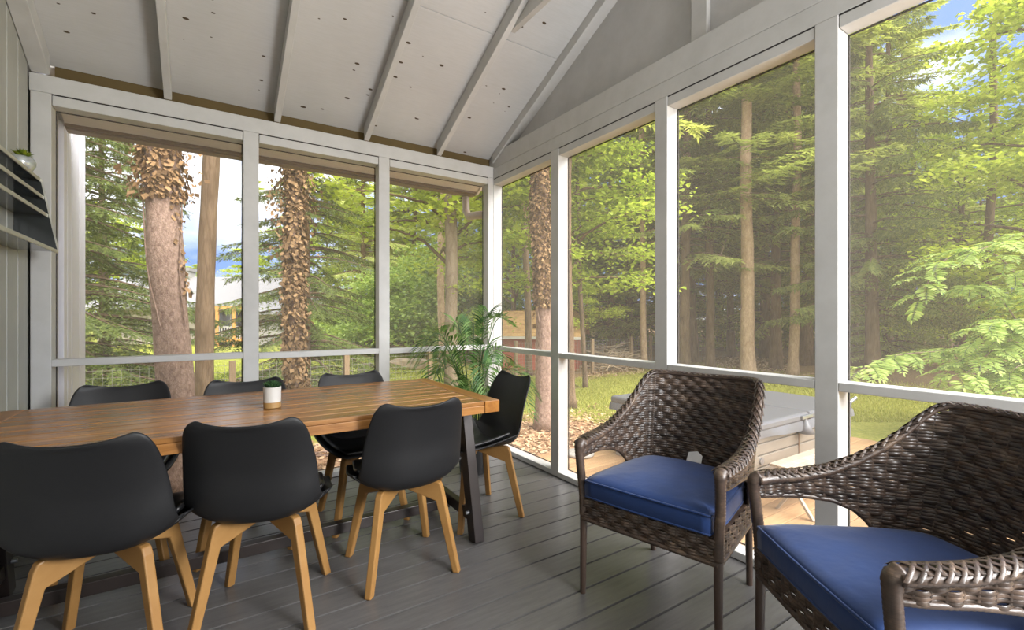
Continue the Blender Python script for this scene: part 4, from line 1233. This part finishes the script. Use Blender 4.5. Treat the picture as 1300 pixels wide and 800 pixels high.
# --- trees that show as a trunk (each one placed by its base, built at its own size)
def trunk_tree(label, px, f, r0, tops, mat, ivy=None, limbs=0, seed=1, crown=None, name='conifer_tree', flare=1.35, H=13):
    """tops: (px, py) that the axis passes higher up at the same distance, giving the lean"""
    rnd = np.random.default_rng(seed)
    b = at(px,f,GZ); t = thing(name, label, 'tree', tuple(b))
    tx, ty = tops; zt = zpx(ty,f)-GZ; lat = (tx-px)/FPX*f
    rvec = Vector((C_,-S_,0)); slope = rvec*(lat/zt)
    def axis(z):
        zc = min(z, 6); return slope*zc+rvec*(.02*math.sin(z*1.3+seed))*min(1,z)
    zs = list(np.linspace(0,6,40))+list(np.linspace(6.4,H,14)); pts = []; rad = []
    for z in zs:
        p = axis(z); pts.append((p.x,p.y,z)); rad.append(r0*(1-.035*z if z < 8 else .72-.09*(z-8))*(1+(flare-1)*math.exp(-z*4.5)))
    ph = rnd.uniform(0,6,8)
    mod = lambda i,k: 1+.045*math.sin(k*1.9+ph[0]+i*.15)+.03*math.sin(k*3.1+ph[1]-i*.31)+.03*math.sin(i*.9+ph[2])
    mb = MB().tube(pts, [max(.02,r) for r in rad], 18, True, 1, None, mod)
    for k in range(limbs):
        z = rnd.uniform(1.5,4.6); az = rnd.uniform(0,2*PI); L = rnd.uniform(.7,1.7); p = axis(z); d = Vector((math.cos(az),math.sin(az),0))
        mb.tube([p, p+d*L*.4+Vector((0,0,.02*L)), p+d*L*.75-Vector((0,0,.10*L)), p+d*L-Vector((0,0,.30*L))], [.017,.013,.009,.005], 5, False)
    tr = part(mb, 'trunk', M[mat], t, smooth=True)
    if ivy:
        n, z0, z1, spread, bare = ivy
        V = []; F = []
        zz = rnd.uniform(z0,z1,n); az = rnd.uniform(0,2*PI,n)
        c = []
        for z, a in zip(zz, az):
            # camera-side centre of the lower part stays bare: the ivy there only hangs at the flanks
            if z < bare:
                keep = .22 if (math.sin(a*2+z*1.3)+math.sin(a*3.1+z)) > .9 else .0
                if rnd.random() > keep: continue
            p = axis(z); r = r0*(1-.035*z)+abs(rnd.normal(0,spread))*(.35+1.9*max(0,math.sin(z*3.1+a*2+math.sin(z*1.7)*2))**2)
            c.append((p.x+math.cos(a)*r, p.y+math.sin(a)*r, z, a))
        c = np.array(c); m = len(c); s = rnd.uniform(.026,.056,m); a = c[:,3]+rnd.normal(0,.6,m)
        out = np.stack([np.cos(a),np.sin(a),rnd.normal(-.2,.4,m)],1); tan = np.stack([-np.sin(a),np.cos(a),rnd.normal(0,.5,m)],1); dn = np.stack([rnd.normal(0,.4,m),rnd.normal(0,.4,m),-np.ones(m)],1)+out*.5
        p = c[:,:3]; V = np.stack([p, p+tan*(s*.5)[:,None]+dn*(s*.45)[:,None]+out*(s*.2)[:,None], p+dn*s[:,None], p-tan*(s*.5)[:,None]+dn*(s*.45)[:,None]+out*(s*.2)[:,None]],1).reshape(-1,3)
        mesh_np('dead_ivy', V, np.arange(4*m).reshape(-1,4), M['deadleaf'], t)
        mbv = MB()
        for k in range(3):
            a0 = rnd.uniform(0,2*PI); q = [];
            for z in np.linspace(.3 if bare < 1 else 1.6, 5.5, 22):
                aa = a0+.5*math.sin(z*1.6+k)+.12*math.sin(z*5); p = axis(z); r = r0*(1-.035*z)+.012; q.append((p.x+math.cos(aa)*r, p.y+math.sin(aa)*r, z))
            mbv.tube(q, .007, 5, False)
        part(mbv, 'ivy_vine', M['bark_ivy'], t, smooth=True)
    if crown:
        pr, scl, zoff = crown
        c = pr['parts'][1].copy(); COL.objects.link(c); c.parent = t; p = axis(6); c.location = (p.x,p.y,zoff); c.scale = (scl,)*3; c.name = 'needles'
    return t
HC = (SP_HIGH, 1.0, -.6)
trunk_tree('thick ruddy tree trunk with dead ivy right outside the left screen', 227, 4.55, .158, (206,200), 'bark_ivy', (6500, 1.9, 5.6, .04, 2.85), 3, 1, None, 'ivy_tree', 1.5)
trunk_tree('bare brown trunk standing behind the thick ivy trunk at left', 258, 6.5, .118, (267,200), 'bark', None, 26, 2, None)
trunk_tree('narrow trunk shaggy with dead brown ivy outside the middle screen', 380, 5.6, .088, (371,220), 'bark_ivy', (7500, .75, 5.4, .062, .8), 8, 3, None, 'ivy_tree')
trunk_tree('smooth straight grey trunk behind the palm leaves', 574, 9.2, .135, (571,250), 'bark_smooth', None, 2, 4, None, 'smooth_trunk_tree', 1.2)
trunk_tree('slim pale trunk just left of the smooth grey trunk', 562, 14, .12, (559,260), 'bark_pale', None, 0, 14, None, 'slim_tree', 1.2)
trunk_tree('thin dark trunk in front of the red shed', 672, 13.3, .105, (664,220), 'bark_dark', None, 2, 5, HC, 'slim_tree', 1.2)
trunk_tree('ivy covered trunk left of the second right wall post', 690, 6.94, .122, (687,220), 'bark_ivy', (7000, 1.5, 5.2, .028, 1.85), 0, 6, None, 'ivy_tree', 1.3)
trunk_tree('plain brown trunk right behind the second right wall post', 723, 8.6, .088, (720,200), 'bark', None, 2, 7, HC, 'conifer_tree', 1.9)
trunk_tree('skinny leaning dark sapling on the lawn beside the fence post', 743, 10.9, .055, (736,330), 'bark_dark', None, 3, 8, None, 'sapling', 1.3, 6)
trunk_tree('tall pale trunk rising by the third right wall post', 818, 15, .105, (813,170), 'bark_pale', None, 0, 9, HC, 'conifer_tree')
trunk_tree('thickest pale gently curved trunk in the middle of the woods edge', 950, 13.2, .185, (946,100), 'bark_pale', None, 2, 10, HC, 'conifer_tree')
t11 = trunk_tree('reddish trunk left of the pale curved trunk with a dead branch leaning on it', 902, 15, .14, (899,160), 'bark', None, 4, 11, HC, 'conifer_tree')
part(MB().tube([(0.05,-.15,3.2),(.35,-.5,4.6),(.9,-.6,6.4),(1.1,-.6,7.6)], [.03,.025,.02,.012], 6), 'dead_branch', M['log'], t11, smooth=True)
trunk_tree('straight brown trunk left of the thick grey porch post', 1007, 13.2, .13, (1013,150), 'bark_pale', None, 6, 12, HC, 'conifer_tree')
trunk_tree('dark crooked trunk in the leafy tree at the upper right', 1247, 11.5, .10, (1262,170), 'bark_dark', None, 6, 13, None, 'crooked_tree', 1.3, 9)

# --- conifers with foliage to see
place(SP_FULL, 'spruce_tree', 'dark spruce with drooping branches beside the white siding', 'tree', 62, 7.2, .3, .95)
place(SP_FULL, 'spruce_tree', 'dark spruce behind the thick ivy trunk', 'tree', 135, 10.0, 1.9, .78)
place(SP_FULL, 'spruce_tree', 'dark spruce spreading to the right of the shaggy ivy trunk', 'tree', 388, 8.8, 3.1, .74)
place(SP_PALE, 'spruce_tree', 'pale weeping conifer behind the narrow middle post', 'tree', 462, 27, .4, 1.2)
place(SP_PALE, 'spruce_tree', 'pale conifer far behind the smooth grey trunk', 'tree', 590, 28, 1.2, 1.1)
place(SP_TALL2, 'spruce_tree', 'tall conifer behind the lacy shrub at centre', 'tree', 520, 30, .9, .9)
place(SP_TALL, 'spruce_tree', 'conifer behind the fence and brush pile', 'tree', 776, 19.5, 2.2, .85)
place(SP_TALL, 'spruce_tree', 'dense conifer left of the third right wall post', 'tree', 838, 19, .1, .9)
place(SP_TALL2, 'spruce_tree', 'conifer hanging over the reddish trunk', 'tree', 880, 17, 3.7, .9)
place(SP_TALL, 'spruce_tree', 'conifer directly behind the pale curved trunk', 'tree', 972, 18.5, 1.0, 1.0)
place(SP_TALL2, 'spruce_tree', 'light green conifer beside the thick grey porch post', 'tree', 1022, 16, .6, .95)
place(SP_PALEHI, 'spruce_tree', 'pale conifer between the third right wall post and the reddish trunk', 'tree', 868, 14.6, 5.0, 1.15)
place(SP_PALEHI, 'spruce_tree', 'pale conifer right of the pale curved trunk', 'tree', 985, 15.0, 3.3, 1.15)
place(SP_PALEHI, 'spruce_tree', 'pale conifer behind the tall pale trunk by the third post', 'tree', 800, 20, 2.0, 1.1)
place(SP_WEEP, 'spruce_tree', 'weeping spruce right of the thick grey porch post', 'tree', 1108, 12.2, 2.0, .85)
place(SP_PALE, 'spruce_tree', 'pale low spruce under the weeping spruce', 'tree', 1128, 15.5, 2.5, .55)
place(SP_TALL2, 'spruce_tree', 'conifer behind the leafy tree at right', 'tree', 1195, 21, 4.0, .55)
WG = 'conifers deep in the woods'
rnd = random.Random(12)
for k, (px, f) in enumerate([(700,27),(735,25),(805,26),(860,25),(915,24),(945,27),(1000,25),(1050,23),(1090,25),(1150,24),(1235,23),(1290,25),(1350,22),(630,31),(560,34),(490,33),(1420,24)]):
    place((SP_TALL, SP_TALL2, SP_TALL)[k % 3], 'conifer_tree', 'green conifer deep in the woods behind the lawn', 'tree', px, f, rnd.uniform(0,6), rnd.uniform(.85,1.1)*(.62 if 1100 < px < 1300 else 1), WG)
TG = 'thin dark trunks in the woods'
for k, (px, f) in enumerate([(1086,19),(1112,21),(1128,18),(1140,22),(1160,17),(1172,17.5),(1185,23),(1206,18.5),(1222,22),(1245,19),(1272,20),(1300,19),(1330,18),(928,19),(985,21),(870,20)]):
    place(SP_HIGH, 'woodland_tree', 'thin dark trunk in the shade of the woods behind the lawn', 'tree', px, f, rnd.uniform(0,6), rnd.uniform(.8,1.15)*(.6 if px > 1140 else 1), TG)
# --- broadleaf trees
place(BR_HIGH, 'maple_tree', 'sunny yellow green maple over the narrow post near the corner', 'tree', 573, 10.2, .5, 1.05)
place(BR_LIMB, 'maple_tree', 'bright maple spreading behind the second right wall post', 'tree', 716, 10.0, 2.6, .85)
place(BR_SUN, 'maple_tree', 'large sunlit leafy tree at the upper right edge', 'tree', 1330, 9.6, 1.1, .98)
place(BR_MID, 'broadleaf_tree', 'leafy green tree between the ivy trunk and the corner post', 'tree', 655, 18, 1.4, 1.0)
place(BR_MID, 'broadleaf_tree', 'small leafy tree in the shade below the sunlit tree at right', 'tree', 1225, 14.5, .3, .8)
place(BR_MID, 'broadleaf_tree', 'leafy green tree at the far right edge', 'tree', 1390, 12.5, 2.3, 1.0)
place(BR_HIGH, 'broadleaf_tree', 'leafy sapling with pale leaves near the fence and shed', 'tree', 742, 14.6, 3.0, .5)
place(BR_MID, 'broadleaf_tree', 'leafy tree far behind the red shed', 'tree', 700, 21, 4.2, 1.0)
BG = 'hazy trees behind the neighbour house'
for k, (px, f, s) in enumerate([(60,34,.75),(105,38,.85),(150,40,.8),(195,42,.7),(250,46,.5),(320,44,.6),(370,37,.72),(415,36,.85),(455,40,1.0)]):
    place(BR_HAZE, 'broadleaf_tree', 'hazy green tree behind the neighbour house', 'tree', px, f, k*.9, s, BG)
for k, (px, f, s) in enumerate([(520,38,1.05),(585,36,1.0),(660,34,1.0),(760,32,1.0),(880,31,1.0),(1010,31,1.0),(1120,30,.62),(1230,29,.6),(1340,28,1.0)]):
    place(BR_FAR, 'broadleaf_tree', 'green tree far back behind the conifers of the woods', 'tree', px, f, k*1.3, s, 'trees far back in the woods')

# --- shrubs: lacy mound, low hedge, sumac
def shrub(name, label, px, f, R, H, n, size, leaf, seed, per=300, lay=.12, stems=7):
    rnd = np.random.default_rng(seed); t = thing(name, label, 'shrub', tuple(at(px,f,GZ))); mb = MB(); cl = []
    for k in range(stems):
        a = k*2.4; mb.tube([(0,0,0),(math.cos(a)*R*.2,math.sin(a)*R*.2,H*.35),(math.cos(a)*R*.6,math.sin(a)*R*.6,H*.7)], [.03,.02,.008], 5, False)
    part(mb, 'stem', M['bark_dark'], t, smooth=True)
    for k in range(n):
        u = rnd.random()**.5; a = rnd.uniform(0,2*PI); hz_ = H*(1-u*u*.75)*rnd.uniform(.35,1.0)
        r = R*.34*rnd.uniform(.7,1.2); cl.append((math.cos(a)*R*u, math.sin(a)*R*u, hz_+.05, r, r, lay*r+.03, per))
    o = leaf_mesh('foliage', cl, size, M[leaf], rnd, .25); o.parent = t
    return t
shrub('lacy_shrub', 'wide layered pale green shrub behind the smooth grey trunk', 548, 21, 3.7, 5.0, 130, .17, 'leaf_soft', 31, 330, .22)
shrub('lacy_shrub', 'layered pale green shrub on the lawn left of the narrow post', 446, 24, 2.4, 3.0, 60, .17, 'leaf_soft', 32, 330, .22)
shrub('low_shrub', 'low sunlit yellow green shrub under the spruce at left', 140, 8.6, 1.3, .62, 36, .06, 'leaf_bright', 33, 170)
shrub('low_shrub', 'low sunlit shrub beyond the fence left of the first back post', 292, 9.6, .85, .5, 24, .055, 'leaf_bright', 34, 150)
shrub('low_shrub', 'small weedy shrub in front of the narrow ivy trunk', 352, 6.6, .36, .62, 9, .05, 'leaf_bright', 35, 60)
shrub('low_shrub', 'little leafy shrub by the rocks', 420, 8.9, .25, .62, 7, .06, 'leaf_bright', 38, 40)
shrub('clipped_shrub', 'small rounded yellow green shrub by the garden chair', 455, 19.5, .55, .55, 22, .06, 'leaf_bright', 36, 200)
shrub('understory_shrub', 'dim green undergrowth by the woods edge right of the grey post', 1115, 17, 1.6, 1.0, 20, .1, 'leaf', 37, 120)

for k, (px, f) in enumerate([(640,27),(700,25),(770,24),(835,24),(900,23),(960,24),(1020,23),(1080,24),(1135,22),(1190,24),(1250,22),(1310,23),(1370,22),(560,30),(490,30)]):
    place(UNDER, 'understory_shrub', 'low dim undergrowth deep between the trunks of the woods', 'shrub', px, f, k*1.1, 1.0, 'undergrowth in the woods')

def sumac():
    rnd = random.Random(9); root = at(1345, 6.9, GZ)
    t = thing('sumac_shrub', 'arching sumac with feathery light green leaves at the right edge', 'shrub', tuple(root))
    V = []; F = []
    def leaflet(p, d, n, L):
        w = n.cross(d).normalized()*L*.17; n0 = len(V)
        V.extend([p, p+d*L*.4+w+n*.004, p+d*L*.8+w*.6-n*.004, p+d*L-n*L*.10, p+d*L*.8-w*.6-n*.004, p+d*L*.4-w+n*.004])
        F.append((n0,n0+1,n0+2,n0+3)); F.append((n0,n0+3,n0+4,n0+5))
    stems = MB(); fst = MB()
    def frond(p, d, L, drop):
        d = d.normalized(); sd = Vector((-d.y,d.x,0)); sd = sd.normalized() if sd.length > .01 else Vector((1,0,0))
        m = max(7, int(L/.032)); prev = p.copy(); cur = p.copy(); line = [p.copy()]
        for i in range(m):
            u = i/m; tg = (d+Vector((0,0,-drop*u*1.8))).normalized(); cur = cur+tg*(L/m); line.append(cur.copy())
            n = sd.cross(tg); n = n if n.z > 0 else -n
            if i > 0:
                q = .128*math.sin(PI*(.22+.7*u))
                for s in (-1,1): leaflet(cur, (sd*s*.9+tg*.42+n*rnd.uniform(-.25,.2)).normalized(), n, q*rnd.uniform(.85,1.1))
        leaflet(cur, tg, n, .08); fst.tube(line, .003, 4, False)
    def branch(keys, nf, L, drop):
        ps = [at(px, f, zpx(py,f))-root for px, py, f in keys]
        c = [Vector(q) for q in cat([tuple(q) for q in ps], 24)]
        stems.tube(c, list(np.linspace(.018,.005,24)), 6, False)
        for k in range(nf):
            u = .12+.88*(k+rnd.random()*.6)/nf; i = min(22,int(u*23)); p = c[i]; tg = (c[i+1]-c[max(0,i-1)]).normalized()
            a = rnd.choice((-1,1))*rnd.uniform(.4,1.25); ca, sa = math.cos(a), math.sin(a)
            h = Vector((tg.x,tg.y,0)); h = h.normalized() if h.length > .05 else Vector((-1,0,0))
            d = Vector((h.x*ca-h.y*sa, h.x*sa+h.y*ca, rnd.uniform(-.15,.35)))
            frond(p, d, L*rnd.uniform(.7,1.15), drop)
        frond(c[-1], c[-1]-c[-3], L*.8, drop)
    branch([(1345,520,6.9),(1320,400,6.8),(1262,322,6.6),(1200,330,6.4),(1168,378,6.3)], 44, .42, .5)
    branch([(1345,520,6.9),(1330,380,6.7),(1290,312,6.4),(1240,318,6.2)], 32, .42, .5)
    branch([(1345,520,6.9),(1322,360,7.1),(1300,300,7.1),(1270,310,7.2)], 14, .40, .45)
    branch([(1345,525,6.9),(1280,445,6.8),(1200,446,6.6),(1135,452,6.4),(1092,470,6.2)], 56, .34, .7)
    branch([(1345,525,6.9),(1300,470,6.6),(1250,440,6.4),(1205,470,6.2)], 36, .42, .5)
    branch([(1345,525,6.9),(1320,470,6.3),(1285,432,6.0),(1240,462,5.8),(1215,488,5.7)], 42, .42, .5)
    branch([(1345,530,6.9),(1330,480,6.2),(1300,462,5.9),(1265,490,5.7)], 36, .42, .5)
    branch([(1345,530,6.9),(1340,440,6.4),(1310,405,6.1),(1275,420,5.9)], 32, .42, .5)
    branch([(1345,530,6.9),(1335,500,6.0),(1312,474,5.7),(1275,505,5.5)], 36, .42, .5)
    branch([(1345,525,6.9),(1325,455,6.2),(1285,408,5.9),(1245,425,5.8)], 36, .42, .5)
    branch([(1345,525,6.9),(1310,440,6.9),(1265,375,6.9),(1225,365,6.8)], 36, .42, .5)
    part(stems, 'stem', M['bark_smooth'], t, smooth=True); part(fst, 'leaf_stalk', M['palmstem'], t)
    mesh_np('foliage', [tuple(v) for v in V], F, M['leaf_sumac'], t)
sumac()

# ================================================================== LIGHT, SKY, CAMERA
w = bpy.data.worlds.new('World'); SC.world = w; w.use_nodes = True; nt = w.node_tree; nt.nodes.clear()
out = nt.nodes.new('ShaderNodeOutputWorld'); bg = nt.nodes.new('ShaderNodeBackground'); tc = nt.nodes.new('ShaderNodeTexCoord')
mp = nt.nodes.new('ShaderNodeMapping'); mp.inputs['Scale'].default_value = (1.2,1.2,3.0); no = nt.nodes.new('ShaderNodeTexNoise'); no.inputs['Scale'].default_value = 2.2; no.inputs['Detail'].default_value = 6
rp = nt.nodes.new('ShaderNodeValToRGB'); rp.color_ramp.elements[0].position = .36; rp.color_ramp.elements[1].position = .55
rp.color_ramp.elements[0].color = (.15,.25,.52,1); rp.color_ramp.elements[1].color = (.86,.88,.90,1)
nt.links.new(tc.outputs['Generated'], mp.inputs['Vector']); nt.links.new(mp.outputs['Vector'], no.inputs['Vector']); 
sx = nt.nodes.new('ShaderNodeSeparateXYZ'); nt.links.new(tc.outputs['Generated'], sx.inputs[0]); ma = nt.nodes.new('ShaderNodeMath'); ma.operation = 'MULTIPLY_ADD'
nt.links.new(sx.outputs[0], ma.inputs[0]); ma.inputs[1].default_value = -.17; nt.links.new(no.outputs['Fac'], ma.inputs[2]); nt.links.new(ma.outputs[0], rp.inputs['Fac'])
nt.links.new(rp.outputs['Color'], bg.inputs['Color']); bg.inputs['Strength'].default_value = SKY; nt.links.new(bg.outputs['Background'], out.inputs['Surface'])
sl = bpy.data.lights.new('sun', 'SUN'); sl.energy = SUN; sl.angle = math.radians(SUNANG); sl.color = (1,.96,.90)
so = bpy.data.objects.new('sun', sl); COL.objects.link(so)
dirv = Vector(SUNDIR).normalized(); so.rotation_euler = dirv.to_track_quat('Z','Y').to_euler(); so.location = (0,0,20)
pl = bpy.data.lights.new('fill_light', 'POINT'); pl.energy = FILL; pl.shadow_soft_size = .5; pl.color = (.96,.98,1)  # unseen fill added behind the camera to brighten the ceiling, no fixture
po = bpy.data.objects.new('fill_light', pl); COL.objects.link(po); po.location = (-.22,-5.0,1.75)
cd = bpy.data.cameras.new('camera'); cam = bpy.data.objects.new('camera', cd); COL.objects.link(cam)
cam.location = CAM; cam.rotation_euler = (PI/2, 0, -TH); cd.sensor_width = 36; cd.lens = FPX/1300*36; cd.shift_y = 1/1300; cd.clip_start = .05; cd.clip_end = 300
SC.camera = cam
vs = SC.view_settings; vs.view_transform = 'Standard'; vs.look = 'None'; vs.gamma = 1; vs.exposure = EXPO; vs.use_curve_mapping = False
cy = SC.cycles; cy.max_bounces = 8; cy.diffuse_bounces = 4; cy.glossy_bounces = 3; cy.transmission_bounces = 4; cy.transparent_max_bounces = 12
cy.caustics_reflective = False; cy.caustics_refractive = False; cy.use_denoising = True; cy.sample_clamp_indirect = 6
